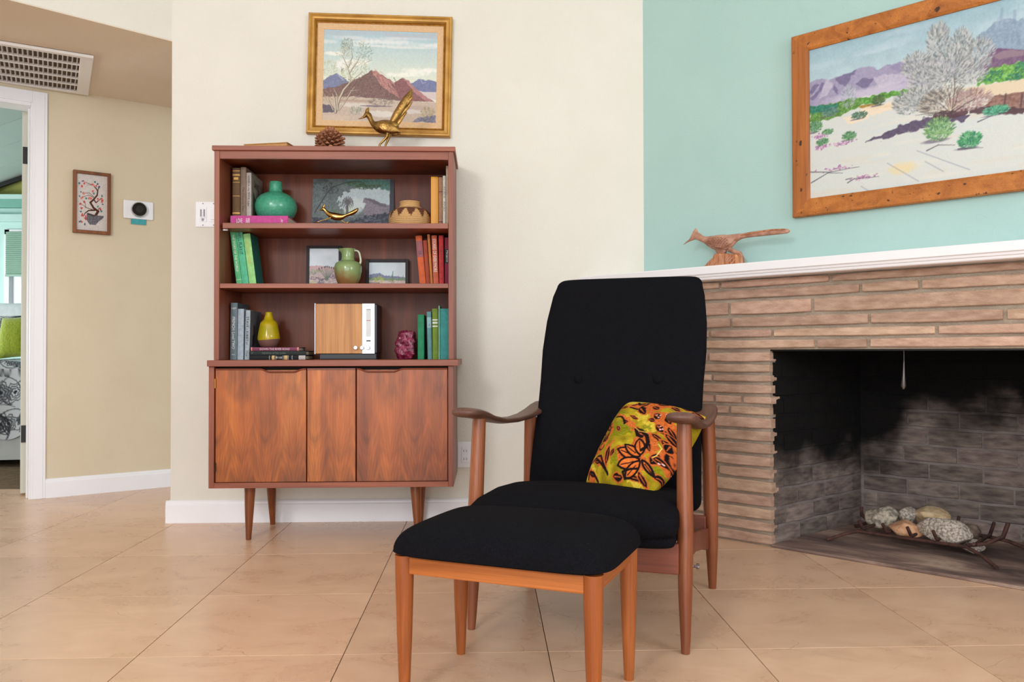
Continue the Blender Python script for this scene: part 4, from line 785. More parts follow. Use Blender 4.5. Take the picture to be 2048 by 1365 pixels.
book('brown leather book with gilt spine bands, leftmost on the top shelf', G1, Xp(465, 420, Y1), Xp(480, 420, Y1), 337, mz, Y1, .15, (104, 76, 48), spine=[('band', .93, .945, GOLD), ('band', .84, .87, GOLD), ('band', .70, .71, GOLD), ('band', .42, .43, GOLD), ('band', .06, .09, GOLD), ('text', 'I', .78, .05, .6, GOLD)])
book('tall taupe book between the gilt brown book and the grey one', G1, Xp(481, 420, Y1), Xp(492, 420, Y1), 335.5, mz, Y1, .17, (138, 116, 98), spine=[('text', 'The Country Year', .35, .5, .45, (60, 40, 34)), ('band', .80, .805, (96, 74, 62))])
t, H, w = book('pale grey book with black brush lettering beside the green vase', G1, Xp(492.7, 420, Y1), Xp(502.5, 420, Y1), 346.5, mz, Y1, .172, (186, 176, 168), spine=[('text', 'SAND in my SHOE', .66, .55, .5, BLK), ('text', 'Adler', .30, .14, .4, BLK)], covercol=(150, 138, 124))
Mx = MX[t.name]
for st, a, b, l_, h_ in (('SAND', .075, .77, .075, .030), ('IN', .115, .62, .045, .024)): text(st, Mx @ Vector((w+.0006, a, H*b)), (0, 1, -.12), (0, .12, 1), l_, h_, ink((44, 38, 34)), t)
mb = MB(); mb.add([Mx @ Vector((w+.0005, y, H*z)) for y, z in ((.02, 0.02), (.13, .02), (.11, .2), (.06, .42), (.03, .62), (.022, .4))], [(0, 1, 2, 3, 4, 5)]); mb.build('cover_drawing', ink((60, 58, 34)), t)
Y1r = 3.40
book('mustard yellow book to the right of the basket', G1, Xp(862, 440, Y1r), Xp(876.5, 440, Y1r), 353, S1, Y1r, .14, (226, 162, 34), spine=[('band', .03, .97, (224, 160, 70))])
book('thin tan ribbed book between the yellow and white books', G1, Xp(877.5, 440, Y1r), Xp(885, 440, Y1r), 354, S1, Y1r, .13, (176, 132, 100), spine=[('band', .09, .11, (110, 40, 34)), ('band', .70, .715, (110, 40, 34))])
book('slim white book on the top shelf', G1, Xp(885.7, 440, Y1r), Xp(891.5, 440, Y1r), 351, S1, Y1r, .13, (224, 220, 206), spine=[('text', 'ALICE  AND', .55, .5, .5, (120, 116, 108))])
book('tall beige book in the right corner of the top shelf', G1, Xp(892, 440, Y1r), Xp(899, 440, Y1r), 331, S1, Y1r, .16, (186, 164, 138))
# middle shelf
Yg = 3.42; l1 = -.125
def lb(label, grp, pl, pr, yt, pt_l, **k):
    return book(label, grp, Xp(pl, 560, Yg), Xp(pr, 560, Yg), yt, S2, Yg, k.pop('dep', .13), k.pop('col'), lean=k.pop('lean', l1), **k)
lb('mint green leaning book with white lettering, leftmost on the middle shelf', G2, 473.5, 484.5, 461, 0, col=(96, 190, 128), spine=[('text', 'THE STORY OF THE WORLD', .58, .66, .4, WHT), ('band', .10, .105, WHT)], dep=.12)
lb('jade green leaning book with black title lettering', G2, 485, 498, 461, 0, col=(96, 196, 150), spine=[('text', "WE'LL PLAY IT", .76, .42, .5, BLK)], covercol=(20, 120, 96), dep=.12)
lb('pale lime leaning book with a dark teal cover', G2, 499, 513, 469, 0, col=(164, 224, 140), spine=[('text', 'A GREEN SUMMER', .66, .5, .35, (206, 190, 100))], covercol=(14, 108, 96), dep=.115)
def rb(label, pl, pr, yt, col, lean=-.05, **k): return book(label, G2, Xp(pl, 560, Yg), Xp(pr, 560, Yg), yt, S2, Yg, k.pop('dep', .12), col, lean=lean, **k)
rb('orange leaning book with a faded purple spine label', 839.5, 852, 472, (214, 98, 52), -.085, spine=[('band', .57, .90, (150, 84, 88)), ('text', 'oa', .66, .08, .5, (70, 50, 90))])
rb('dark rust red book, second of the red and orange row', 852.6, 860.5, 481, (168, 72, 44), -.075)
rb('thin orange tan book, third of the red and orange row', 861.2, 866.3, 469, (206, 128, 66), -.065)
rb('salmon book with large white spine lettering', 867, 877.5, 471, (212, 106, 74), -.04, spine=[('text', 'STORIES OF EVERYMORE', .60, .66, .62, WHT)])
rb('bright red book in the red and orange row', 878.6, 887.8, 471, (206, 58, 58), -.012, spine=[('text', 'THE RED HOUSE', .52, .56, .4, (96, 20, 26)), ('text', 'M', .14, .035, .5, (96, 20, 26))])
rb('maroon book with a black spine label at the right end', 889.5, 899, 475, (128, 28, 60), 0, spine=[('band', .46, .76, (24, 22, 34)), ('text', 'Margaret', .61, .24, .4, WHT)])
# bottom shelf
Y3 = 3.42
def gb(label, pl, pr, yt, col, lean=0, **k): return book(label, G3, Xp(pl, 715, k.pop('Y', Y3)), Xp(pr, 715, Y3), yt, CZ, Y3, k.pop('dep', .15), col, lean=lean, **k)
gb('tall slate grey book with white lettering, leftmost on the bottom shelf', 460, 473.5, 606, (112, 128, 134), .012, spine=[('text', 'FRENCH: Level TWO', .47, .56, .42, WHT), ('text', 'HM', .90, .6, .035, WHT, 1), ('text', 'M', .09, .35, .02, WHT, 1)], covercol=(84, 98, 106), dep=.16)
gb('light grey book with faint markings, second on the bottom shelf', 474.5, 486.5, 618, (176, 188, 198), .012, spine=[('band', .66, .665, (130, 140, 150)), ('band', .48, .485, (130, 140, 150))], dep=.14)
t, H, w = gb('pale grey book with black title beside the yellow vase', 489, 498.5, 621, (176, 188, 196), .022, spine=[('text', 'STAVE - KIRBY', .62, .5, .5, BLK), ('text', 'in', .33, .05, .4, BLK), ('text', 'Wing', .13, .12, .3, BLK)], covercol=(96, 102, 110), dep=.165)
Mx = MX[t.name]; mb = MB(); rr = random.Random(3)
for k in range(9):
    cy, cz, a = .05+rr.uniform(-.012, .014), H*(.3+.045*k), rr.uniform(.006, .013); mb.add([Mx @ Vector((.0006, cy+a*rr.uniform(.6, 1.2)*cos(q), cz+a*rr.uniform(.6, 1.3)*sin(q))) for q in np.linspace(0, 5.5, 7)], [tuple(range(7))])
mb.build('cover_drawing', ink((26, 26, 30)), t, fixn=False)
Yk = 3.40; zz = [CZ, Zp(560, 711.5, Yk), Zp(560, 702.5, Yk), Zp(560, 695, Yk)]
lay('black book with gold and cream spine bands at the bottom of the flat stack', G3, Xp(499, 715, Yk), Xp(611, 715, Yk), zz[0], zz[1], Yk, .16, (22, 22, 26), [('band', .355, .36, WHT), ('band', .40, .45, (206, 170, 110)), ('band', .47, .475, WHT), ('text', 'M 1 0 8', .53, .10, .5, WHT), ('band', .60, .605, WHT), ('band', .62, .68, (206, 170, 110)), ('band', .69, .695, WHT), ('band', .76, .765, WHT), ('band', .88, 1.0, (190, 180, 176))])
lay('dark green black book in the middle of the flat stack', G3, Xp(498, 707, Yk), Xp(612, 707, Yk), zz[1]+.0004, zz[2], Yk+.004, .15, (34, 42, 38), [('text', 'MEMPHIS AFTER DARK', .44, .42, .45, (92, 108, 96)), ('text', 'F', .06, .03, .4, (92, 108, 96))])
lay('thin book with pink spine on top of the flat stack', G3, Xp(501, 699, Yk), Xp(597, 699, Yk), zz[2]+.0004, zz[3], Yk+.008, .14, (132, 62, 88), [('text', 'DOWN THE RIVER ROAD', .50, .62, .55, (232, 206, 212)), ('band', 0, .03, (214, 130, 120)), ('band', .96, 1., (214, 130, 120))], ang=.02)
Y3r = 3.40
def hb(label, pl, pr, yt, col, lean=0, **k): return book(label, G3, Xp(pl, 715, Y3r), Xp(pr, 715, Y3r), yt, CZ, Y3r, k.pop('dep', .13), col, lean=lean, **k)
hb('emerald green book next to the ruby red rock', 835.5, 848, 630, (34, 136, 92), .0, spine=[('band', .955, .96, (20, 90, 60)), ('band', .80, .83, (26, 112, 76))])
hb('blue grey book with faded spine label', 855.5, 864.3, 624, (96, 146, 150), -.02, spine=[('band', .66, .88, (140, 176, 180)), ('text', '2', .72, .4, .04, (60, 70, 96), 1)])
hb('olive green book with white squares on the spine', 865.3, 876.3, 618, (118, 146, 50), -.008, spine=[('band', .765, .79, (226, 230, 216)), ('band', .70, .74, (206, 216, 196)), ('band', .64, .665, (226, 230, 216))])
hb('very thin pale mint book between olive and teal books', 877, 880, 612, (150, 206, 180), 0)
hb('wide teal book in the right corner of the bottom shelf', 880.6, 898.5, 618, (62, 152, 148), 0)
# ================================================================== SHELF OBJECTS
def lathe_px(prof, cx, cy, Y, base_z, n=48):      # prof: (radius px, y px) rows measured at depth Y, bottom first
    k = Y/FPX; c = P(cx, cy, Y); return [(max(r, .001)*k*1.0, Zp(cx, y, Y)) for r, y in prof], (c.x, c.y, 0)
M['glz'] = mat('celadon_green_glaze', (66, 152, 118), (80, 166, 132), rough=.24, scale=90, bump=.1, bscale=60, coat=.2)
Yv = 3.505; vt = thing('round_vase', 'round jade green ceramic vase with a short neck on the magenta book', 'vase', P(551.5, 434, Yv))
pr, c = lathe_px([(20, 434.6), (27, 434), (36, 427), (40.5, 416), (41.5, 407), (39, 397), (31, 387), (20, 381), (13.5, 378.5), (12.8, 376), (12.6, 366), (12.2, 360), (11.5, 358.3), (9.5, 358.8), (9, 366), (9, 380)], 551.5, 434, Yv, 0)
dz0 = mz-pr[0][1]; pr = [(r, z+dz0) for r, z in pr]; MB().lathe(pr, c, 64).build('vase_body', M['glz'], vt, smooth=True)
# palm painting leaning at the back of the top shelf
Yq = YB-.03; pp = thing('palm_painting', 'small unframed painting of a palm tree and rocks leaning behind the brass bird', 'painting', (Xp(706, 440, Yq), Yq, S1))
xa, xb, zt_ = Xp(625, 400, Yq), Xp(787.5, 400, Yq), Zp(706, 357.3, Yq); 
O = Vector((xa, Yq-.004, S1)); tl = Vector((0, -.012, 0))
mb = MB(); mb.rings([[Vector((x, YB-.014-.026*(1-(z-S1)/(zt_-S1))+dy, z)) for x, z in ((xa, S1), (xb, S1), (xb, zt_-.004), (xb-.004, zt_), (xa+.006, zt_), (xa, zt_-.006))] for dy in (0, -.004)]); mb.build('board', mat('painted_panel_edge', (70, 76, 76), rough=.7), pp)
cv = Cv(0, 0, 620, 345, 186, 104, (96, 108, 106), 41); cv.A = cv.A+cv.n4[..., None]*26+cv.n3[..., None]*20
cv.poly([(230, 90), (350, 60), (590, 60), (590, 215), (470, 215), (380, 190), (270, 215), (200, 190), (190, 140)], (176, 190, 192), rough=12, tex=20); cv.ell(330, 170, 90, 60, (196, 206, 200), .8, .3, .7); cv.ell(280, 215, 60, 40, (196, 206, 176), .7, .3, .7)
cv.poly([(240, 5), (590, 5), (590, 80), (480, 50), (400, 60), (260, 40)], (70, 124, 106), .8, rough=8, tex=30)
for x, y, rx, ry, c_ in ((70, 40, 80, 40, (66, 76, 74)), (130, 70, 60, 30, (60, 66, 66)), (330, 30, 60, 20, (70, 88, 50)), (380, 50, 46, 18, (64, 88, 56)), (470, 45, 60, 9, (66, 84, 60)), (40, 160, 50, 60, (96, 106, 108)), (110, 160, 40, 50, (108, 116, 118)), (170, 190, 60, 50, (92, 102, 98)), (150, 230, 70, 36, (86, 110, 66)), (220, 240, 26, 40, (104, 108, 96))): cv.tuft(x, y, rx, ry, 100, [c_, tuple(v*.8 for v in c_), tuple(min(255, v*1.25) for v in c_)], 6, .4, .8, .3)
cv.line([(20, 215), (60, 160), (110, 90), (160, 50), (260, 20), (330, 14)], 9, (58, 60, 62), 1, 4); cv.line([(150, 52), (130, 20)], 4, (58, 60, 62))
cv.line([(265, 245), (266, 170)], 22, (92, 92, 88), 1, 17)
for k in range(15):
    a = pi*(.95-k*1.9/14)+.2; cv.line([(268, 150), (268+38*cos(a), 148-34*sin(a)), (268+44*cos(a), 156-26*sin(a)+14)], 8, (86, 82, 86) if k % 2 else (104, 98, 100), 1, 3)
cv.poly([(385, 130), (400, 122), (450, 128), (520, 155), (590, 165), (590, 235), (400, 240), (390, 190), (410, 160), (385, 150)], (128, 116, 126), rough=4, tex=26); cv.poly([(390, 128), (470, 132), (540, 165), (590, 180), (520, 176), (450, 150)], (84, 78, 90), .7, rough=4)
cv.poly([(330, 260), (400, 240), (590, 215), (590, 345), (0, 345), (0, 250), (100, 262), (220, 290)], (56, 60, 76), rough=9, tex=40)
for k in range(90): cv.ell(cv.r.uniform(220, 590), cv.r.uniform(230, 320), cv.r.uniform(5, 22), cv.r.uniform(2, 6), [(90, 96, 112), (36, 38, 50), (120, 124, 138)][k % 3], .6, .4)
cv.poly([(130, 320), (300, 305), (560, 330), (560, 345), (130, 345)], (120, 140, 146), .8, rough=6, tex=20); cv.poly([(0, 270), (120, 280), (130, 345), (0, 345)], (60, 62, 80), rough=6); cv.poly([(590, 0), (620, 0), (620, 345), (586, 345)], (52, 56, 66))
th_ = zt_-S1; nn = Vector((0, .026, th_)).normalized()
art(cv, Vector((xa, YB-.0185, zt_-.0005)), (1, 0, 0), Vector((0, -.026, -th_)).normalized(), xb-xa, th_*.998, 'painted_face', M['oil'], pp)
# small brass running bird
M['brassb'] = mat('polished_brass', (206, 168, 100), (176, 132, 66), rough=.22, metal=1, scale=30, bump=.1, bscale=120); M['brassa'] = mat('aged_brass', (176, 136, 76), (128, 96, 50), rough=.32, metal=.95, scale=26, bump=.5, bscale=130, contrast=(.4, .6))
def bird(name, label, spec, m, Y, k, foot, cat='figurine', frame=None, feather=None):
    """spec: dict of lofts in measured pixels -> (list of (px,py,in-plane radius px,lateral radius px, dy))"""
    t = thing(name, label, cat, foot); kk = k
    return t
def W3(Yc): return lambda px, py, dy=0: P(px, py, Yc)+Vector((0, dy, 0))
def dens(rows, m=4):      # Catmull-Rom refinement of a profile table
    A = [tuple(map(float, r)) for r in rows]; out = []
    for i in range(len(A)-1):
        p0, p1, p2, p3 = A[max(i-1, 0)], A[i], A[i+1], A[min(i+2, len(A)-1)]
        for k in range(m):
            t = k/m; out.append(tuple(.5*(2*b+(c-a)*t+(2*a-5*b+4*c-d)*t*t+(3*b-a-3*c+d)*t**3) for a, b, c, d in zip(p0, p1, p2, p3)))
    out.append(A[-1]); return [r[:2]+tuple(max(.25, x) for x in r[2:4])+r[4:] for r in out]
def ploft(fn, pts, k, n=16, side=(0, 1, 0)):    # pts (px,py,r_in,r_lat[,dy])
    pts = dens([p if len(p) > 4 else (*p, 0) for p in pts])
    return [fn(p[0], p[1], p[4] if len(p) > 4 else 0) for p in pts], [(p[2]*k, p[3]*k) for p in pts]
Yb = 3.44; k = Yb/FPX; fn = W3(Yb); c2 = lambda x, y: (430+x/8.192, 320+y/8.192); c3 = lambda x, y: (680+x/8.192, 320+y/8.192)
sb = thing('small_brass_roadrunner', 'small polished brass running bird on the top shelf before the palm painting', 'figurine', Vector((Xp(672, 446, Yb), Yb, S1)))
def cp(pts, f): return [(*f(x, y), *r) for x, y, *r in pts]
body = [(635, 421.5, .5, .4), (640, 420.6, .9, .8), (643.5, 419, 2.6, 2.2), (647.5, 418.5, 3.9, 2.8), (651, 422, 3.2, 2.6), (656, 427, 4.4, 3.6), (664, 431.5, 6.6, 5.4), (674, 434, 7.2, 6), (684, 434, 5.6, 4.6), (691, 431.5, 3.0, 4.2), (699, 428.5, 3.6, 5), (707, 425, 4.2, 5), (713, 420.5, 3.2, 3.5), (716.5, 416.5, 1., 1.2)]
pa, ra = ploft(fn, body, k); MB().loft(pa, ra, 18, side=(0, 1, 0)).build('body', M['brassb'], sb, smooth=True)
pa, ra = ploft(fn, [(647, 417, 2.6, 1.8), (647.5, 412, 2.2, 1.2), (650, 409, .5, .4)], k); MB().loft(pa, ra, 10, side=(0, 1, 0)).build('crest', M['brassb'], sb, smooth=True)
zf = 446
for pts in ([(664, 435, 2, 1.6, -.004), (655, 439, 1.1, 1.1, -.008), (645, 442, .9, .9, -.01), (636, 445.2, .8, .8, -.01)], [(678, 436, 2, 1.6, .006), (683, 441, 1.1, 1.1, .008), (690, 445, .9, .9, .01), (696, 443, .8, .8, .01)]):
    pa, ra = ploft(fn, pts, k); MB().loft(pa, ra, 10, side=(0, 1, 0)).build('leg', M['brassb'], sb, smooth=True)
for cx, dy in ((633, -.01), (693, .01)):
    mb = MB()
    for q in (-1.2, 0, 1.2): a = fn(cx+3, 445.3, dy); a.z = max(a.z, S1+.0022); mb.rod(a, a+Vector((-.014, q*.005, -.0006)), .0016, .001, 8)
    mb.build('foot', M['brassb'], sb)
# coiled basket
Yk_ = 3.47; bs = thing('coiled_basket', 'coiled tan basket with brown zigzag points beside the yellow book', 'basket', Vector((Xp(820, 440, Yk_), Yk_, S1)))
kb = Yk_/FPX; cx = Xp(820, 430, Yk_); rows = []; prof_px = [(37, 446), (40.5, 441), (42, 434), (42.3, 427), (41, 420), (38.5, 413.5), (34, 409), (28, 406), (22.5, 403.5), (20.5, 401), (19.8, 396), (20.5, 391.5)]
def interp(y): return float(np.interp(-y, [-p[1] for p in prof_px], [p[0] for p in prof_px]))
ncoil = 15; NB = 128; mb = MB(); colz = []; ys = np.linspace(446, 391.5, ncoil*6+1); rs = []
for i, y in enumerate(ys):
    r = (interp(y)+abs(sin(pi*i/6))*1.3-.6)*kb; z = Zp(820, y, Yk_); rs.append([Vector((cx+r*cos(2*pi*a/NB), Yk_+r*sin(2*pi*a/NB), z)) for a in range(NB)])
    for a in range(NB):
        th = a/NB*11 % 1; row = (446-y)/54.5*ncoil; base = np.array((206, 164, 110.))*(1+.06*sin(a*3.1+i)); zz_ = (row-(5.6+abs(th-.5)*2*5.2)) if row < 10.9 else -1
        dk = 10.9 > row > 5.6+abs(int(th*9)/9-.44)*2*5.0
        colz.append((104, 60, 40) if dk else base)
zb_ = min(v.z for v in rs[0]); rs = [[v+Vector((0, 0, S1-zb_)) for v in q] for q in rs]
rim = rs[-1]; rs += [[Vector((cx+(v.x-cx)*.9, Yk_+(v.y-Yk_)*.9, v.z-.002)) for v in rim], [Vector((cx+(v.x-cx)*.9, Yk_+(v.y-Yk_)*.9, v.z-.05)) for v in rim]]; colz += [(150, 112, 70)]*NB*2
cz = np.array(colz, float)/255; cz = np.where(cz <= .04045, cz/12.92, ((cz+.055)/1.055)**2.4)
mb.rings(rs).build('basket_body', vcol('coiled_grass', .85, .8, 240, weave=.12), bs, cols=cz, smooth=True)
# framed photographs on the middle shelf
M['blkf'] = mat('dark_frame', (30, 16, 16), rough=.5, spec=.3); M['paper'] = vcol('printed_paper', .45, 0, 100)
def framed(name, label, xa, xb, ya, Yc, cv, fwp, lean=.05):
    x0, x1, zt = Xp(xa, 540, Yc), Xp(xb, 540, Yc), Zp((xa+xb)/2, ya, Yc); k = Yc/FPX; fw = fwp*k; Hh = (zt-S2)/cos(lean); Wd = x1-x0
    t = thing(name, label, 'picture', ((x0+x1)/2, Yc, S2), rot=Matrix.Rotation(-lean, 3, 'X'))
    for a in ((-Wd/2, -Wd/2+fw, 0, Hh), (Wd/2-fw, Wd/2, 0, Hh), (-Wd/2+fw, Wd/2-fw, 0, fw), (-Wd/2+fw, Wd/2-fw, Hh-fw, Hh)): MB().b2(a[0], a[1], 0, .014, a[2], a[3]).build('frame_rail', M['blkf'], t, local=True, bevel=.001)
    MB().b2(-Wd/2+fw, Wd/2-fw, .008, .012, fw, Hh-fw).build('backing', M['blkf'], t, local=True)
    art(cv, (-Wd/2+fw, .0065, Hh-fw), (1, 0, 0), (0, 0, -1), Wd-2*fw, Hh-2*fw, 'print', M['paper'], t, local=True)
cv = Cv(0, 0, 230, 290, 86, 110, (214, 222, 228), 51); cv.A += cv.n3[..., None]*8
cv.poly([(0, 138), (60, 130), (230, 150), (230, 180), (0, 175)], (206, 160, 160), rough=5, tex=20); cv.poly([(0, 160), (230, 168), (230, 290), (0, 290)], (196, 170, 166), rough=6, tex=30)
for x, y, rx, ry, c_ in ((20, 185, 34, 22, (120, 130, 100)), (70, 175, 30, 14, (150, 150, 100)), (40, 230, 40, 12, (118, 90, 100)), (190, 220, 30, 16, (110, 90, 120)), (110, 240, 40, 8, (90, 70, 84)), (90, 265, 24, 16, (96, 80, 110)), (20, 265, 26, 14, (206, 196, 120)), (180, 260, 40, 14, (206, 180, 176))): cv.tuft(x, y, rx, ry, 60, [c_, tuple(v*.75 for v in c_), tuple(min(255, v*1.2) for v in c_)], 5)
for a in (-62, -40, -20, -8, 6, 20, 36, 52, 66): cv.line([(138, 248), (138+a*.5, 200), (138+a, 142+abs(a)*.3)], 5, (96, 104, 84), 1, 2.5); cv.ell(138+a, 138+abs(a)*.3, 4, 9, (60, 44, 50))
framed('ocotillo_picture', 'upright dark framed picture of a spiky desert plant behind the green jug', 612, 682, 491, YB-.055, cv, 5.5)
cv = Cv(0, 0, 310, 170, 120, 66, (206, 218, 222), 52); cv.A += cv.n3[..., None]*8
cv.poly([(0, 90), (40, 82), (90, 80), (130, 96), (200, 100), (310, 112), (310, 140), (0, 140)], (110, 116, 150), rough=4, tex=30); cv.poly([(0, 112), (310, 118), (310, 140), (0, 140)], (110, 140, 100), rough=4, tex=30); cv.poly([(0, 130), (310, 136), (310, 170), (0, 170)], (206, 176, 164), rough=5, tex=24)
for x, h in ((96, 40), (145, 34), (250, 30), (290, 34), (60, 20), (230, 18)): cv.line([(x, 128), (x, 128-h)], 3.4, (96, 116, 110))
cv.line([(200, 135), (202, 66)], 9, (44, 124, 84), 1, 5); cv.line([(200, 110), (192, 100), (193, 92)], 4, (44, 124, 84)); cv.tuft(85, 128, 42, 24, 150, [(168, 170, 40), (196, 196, 70), (130, 140, 40)], 4); cv.tuft(195, 136, 28, 16, 60, [(150, 150, 60), (120, 120, 60)], 4); cv.tuft(150, 158, 60, 6, 50, [(130, 100, 150), (180, 150, 120)], 3); cv.line([(0, 150), (90, 152)], 5, (90, 60, 80), .8)
framed('cactus_picture', 'low dark framed picture of a saguaro cactus right of the green jug', 731, 817, 518, YB-.05, cv, 6.5, .06)
# green jug with handle
def jugmat():
    m, N, L, B = nm('green_brown_glaze'); tc = N.new('ShaderNodeTexCoord'); sp = N.new('ShaderNodeSeparateXYZ'); L.new(tc.outputs['Object'], sp.inputs[0])
    n = N.new('ShaderNodeTexNoise'); n.inputs['Scale'].default_value = 40; L.new(tc.outputs['Object'], n.inputs[0])
    a = N.new('ShaderNodeMath'); a.operation = 'MULTIPLY_ADD'; a.inputs[1].default_value = .05; L.new(n.outputs['Fac'], a.inputs[0]); L.new(sp.outputs['Z'], a.inputs[2])
    b_ = N.new('ShaderNodeMath'); b_.operation = 'MULTIPLY_ADD'; b_.inputs[1].default_value = .35; L.new(sp.outputs['X'], b_.inputs[0]); L.new(a.outputs[0], b_.inputs[2])
    r = N.new('ShaderNodeMapRange'); r.inputs[1].default_value = .05; r.inputs[2].default_value = .10; L.new(b_.outputs[0], r.inputs[0])
    mx = N.new('ShaderNodeMixRGB'); mx.inputs[1].default_value = L4((140, 100, 60)); mx.inputs[2].default_value = L4((138, 160, 104)); L.new(r.outputs[0], mx.inputs[0]); L.new(mx.outputs[0], B.inputs['Base Color']); B.inputs['Roughness'].default_value = .16; return m
M['jug'] = jugmat(); Yj = 3.47; kj = Yj/FPX; jg = thing('green_jug', 'glossy green and brown ceramic jug with a white handle on the middle shelf', 'jug', Vector((Xp(696, 560, Yj), Yj, S2)))
pr, c = lathe_px([(15, 567.5), (18, 566), (24, 552), (27, 538), (27.3, 528), (25, 521), (18, 517), (13.5, 515), (12.5, 511), (12.5, 500), (13.2, 494), (14, 491.5), (12.5, 491.2), (11.2, 497), (11, 510)], 696, 560, Yj, 0)
dz0 = S2-pr[0][1]; pr = [(r, z+dz0) for r, z in pr]
mb = MB(); rs = []
for r, z in pr:
    ring = []
    for a in range(48):
        th = 2*pi*a/48; rr_ = r
        if z > pr[9][1]: rr_ += max(0, -cos(th))**10*.014*min(1, (z-pr[9][1])/.016)
        ring.append(Vector((c[0]+rr_*cos(th), c[1]+rr_*sin(th), z)))
    rs.append(ring)
mb.rings(rs).build('jug_body', M['jug'], jg, smooth=True)
fj = W3(Yj); pa, ra = ploft(fj, [(706, 501, 2.2, 2.2), (709, 498.5, 1.8, 2), (709.5, 502, 1.2, 1.2), (713, 501.5, 1.8, 2.4), (718, 505, 2, 2.6), (720.5, 514, 2, 2.6), (721.5, 523, 2.2, 3), (719, 530, 2.4, 3)], kj)
MB().loft(pa, ra, 12, side=(0, 1, 0)).build('handle', mat('pale_glaze', (206, 212, 178), rough=.18), jg, smooth=True)
# yellow bottle vase
def ymat():
    m, N, L, B = nm('yellow_dipped_glaze'); tc = N.new('ShaderNodeTexCoord'); sp = N.new('ShaderNodeSeparateXYZ'); L.new(tc.outputs['Object'], sp.inputs[0])
    w_ = N.new('ShaderNodeMath'); w_.operation = 'MULTIPLY_ADD'; w_.inputs[1].default_value = -.09; L.new(sp.outputs['X'], w_.inputs[0]); L.new(sp.outputs['Z'], w_.inputs[2])
    r = N.new('ShaderNodeMapRange'); r.inputs[1].default_value = .031; r.inputs[2].default_value = .033; L.new(w_.outputs[0], r.inputs[0])
    n = N.new('ShaderNodeTexNoise'); n.inputs['Scale'].default_value = 18; L.new(tc.outputs['Object'], n.inputs[0]); c_ = N.new('ShaderNodeValToRGB'); c_.color_ramp.elements[0].position = .35; c_.color_ramp.elements[1].position = .65; c_.color_ramp.elements[0].color = L4((164, 152, 20)); c_.color_ramp.elements[1].color = L4((196, 164, 24)); L.new(n.outputs['Fac'], c_.inputs[0])
    mx = N.new('ShaderNodeMixRGB'); mx.inputs[1].default_value = L4((112, 76, 66)); L.new(c_.outputs[0], mx.inputs[2]); L.new(r.outputs[0], mx.inputs[0]); L.new(mx.outputs[0], B.inputs['Base Color'])
    ro = N.new('ShaderNodeMapRange'); ro.inputs[3].default_value = .7; ro.inputs[4].default_value = .16; L.new(r.outputs[0], ro.inputs[0]); L.new(ro.outputs[0], B.inputs['Roughness']); return m
Yy = 3.475; yb = thing('yellow_bottle_vase', 'yellow glazed bottle vase with a bare brown foot on stacked books', 'vase', Vector((Xp(537.5, 690, Yy), Yy, zz[3]+.0004)))
pr, c = lathe_px([(12, 696), (15, 695), (19, 688), (21.8, 679), (21, 672), (19, 660), (17, 650), (15.5, 646), (13, 643.5), (10, 641), (8, 635), (6.8, 630), (6.6, 627), (6, 625.6), (4.5, 626), (4, 632)], 537.5, 690, Yy, 0)
dz0 = zz[3]+.0004-pr[0][1]; MB().lathe([(r, z+dz0) for r, z in pr], c, 48).build('vase_body', ymat(), yb, smooth=True)
# radio
Yr = 3.42; M['rwood'] = wood('honey_oak_veneer', (176, 112, 50), (212, 148, 76), (196, 130, 62), scale=16, rough=.4, axis='Z'); M['silver'] = mat('silver_panel', (222, 222, 226), rough=.32, metal=.25); M['rblack'] = mat('black_plastic', (22, 21, 26), rough=.4)
rx0, rx1, rzt, rzb = Xp(629.5, 660, Yr), Xp(752, 660, Yr), Zp(690, 608, Yr), Zp(690, 707.5, Yr); rd = thing('table_radio', 'vintage table radio with oak front and silver dial panel', 'radio', ((rx0+rx1)/2, Yr, CZ))
MB().b2(rx0+.004, rx1+.004, Yr+.006, Yr+.15, rzb+.001, rzt-.001).build('case', M['rblack'], rd, bevel=.003)
MB().b2(Xp(637, 712, Yr), Xp(752, 712, Yr), Yr+.014, Yr+.14, CZ, rzb+.001).build('base', M['rblack'], rd, bevel=.003)
MB().b2(rx0, rx0+.0028, Yr-.002, Yr+.02, rzb-.002, rzt+.002).build('edge_strip', M['silver'], rd)
MB().b2(rx0+.0045, Xp(724, 660, Yr), Yr-.001, Yr+.008, rzb, rzt).build('front_panel', M['rwood'], rd, bevel=.0008)
dpn = MB().b2(Xp(724.3, 660, Yr), Xp(749.5, 660, Yr), Yr-.003, Yr+.008, rzb-.001, rzt+.001).build('dial_panel', M['silver'], rd, bevel=.001)
zf_ = lambda y: Zp(690, y, Yr); xf = lambda x: Xp(x, 660, Yr)
MB().b2(xf(732.5), xf(742), Yr-.0036, Yr-.0028, zf_(674), zf_(619)).build('dial_window', mat('pale_dial_glass', (206, 206, 200), rough=.2), dpn)
MB().b2(xf(733), xf(741.5), Yr-.0042, Yr-.0036, zf_(642), zf_(641)).build('needle', ink((190, 60, 60)), dpn)
MB().b2(xf(733), xf(741.5), Yr-.0042, Yr-.003, zf_(683.6), zf_(681)).build('slot', M['rblack'], dpn)
MB().b2(xf(733), xf(741.5), Yr-.0042, Yr-.003, zf_(619.8), zf_(618.8)).build('slot', M['rblack'], dpn)
GI = ink((110, 108, 116))
text('STEREO 5', (xf(737), Yr-.0031, zf_(613)), (1, 0, 0), (0, 0, 1), .032, .0032, GI, dpn); text('SOLID STATE', (xf(737), Yr-.0031, zf_(616)), (1, 0, 0), (0, 0, 1), .032, .0026, GI, dpn)
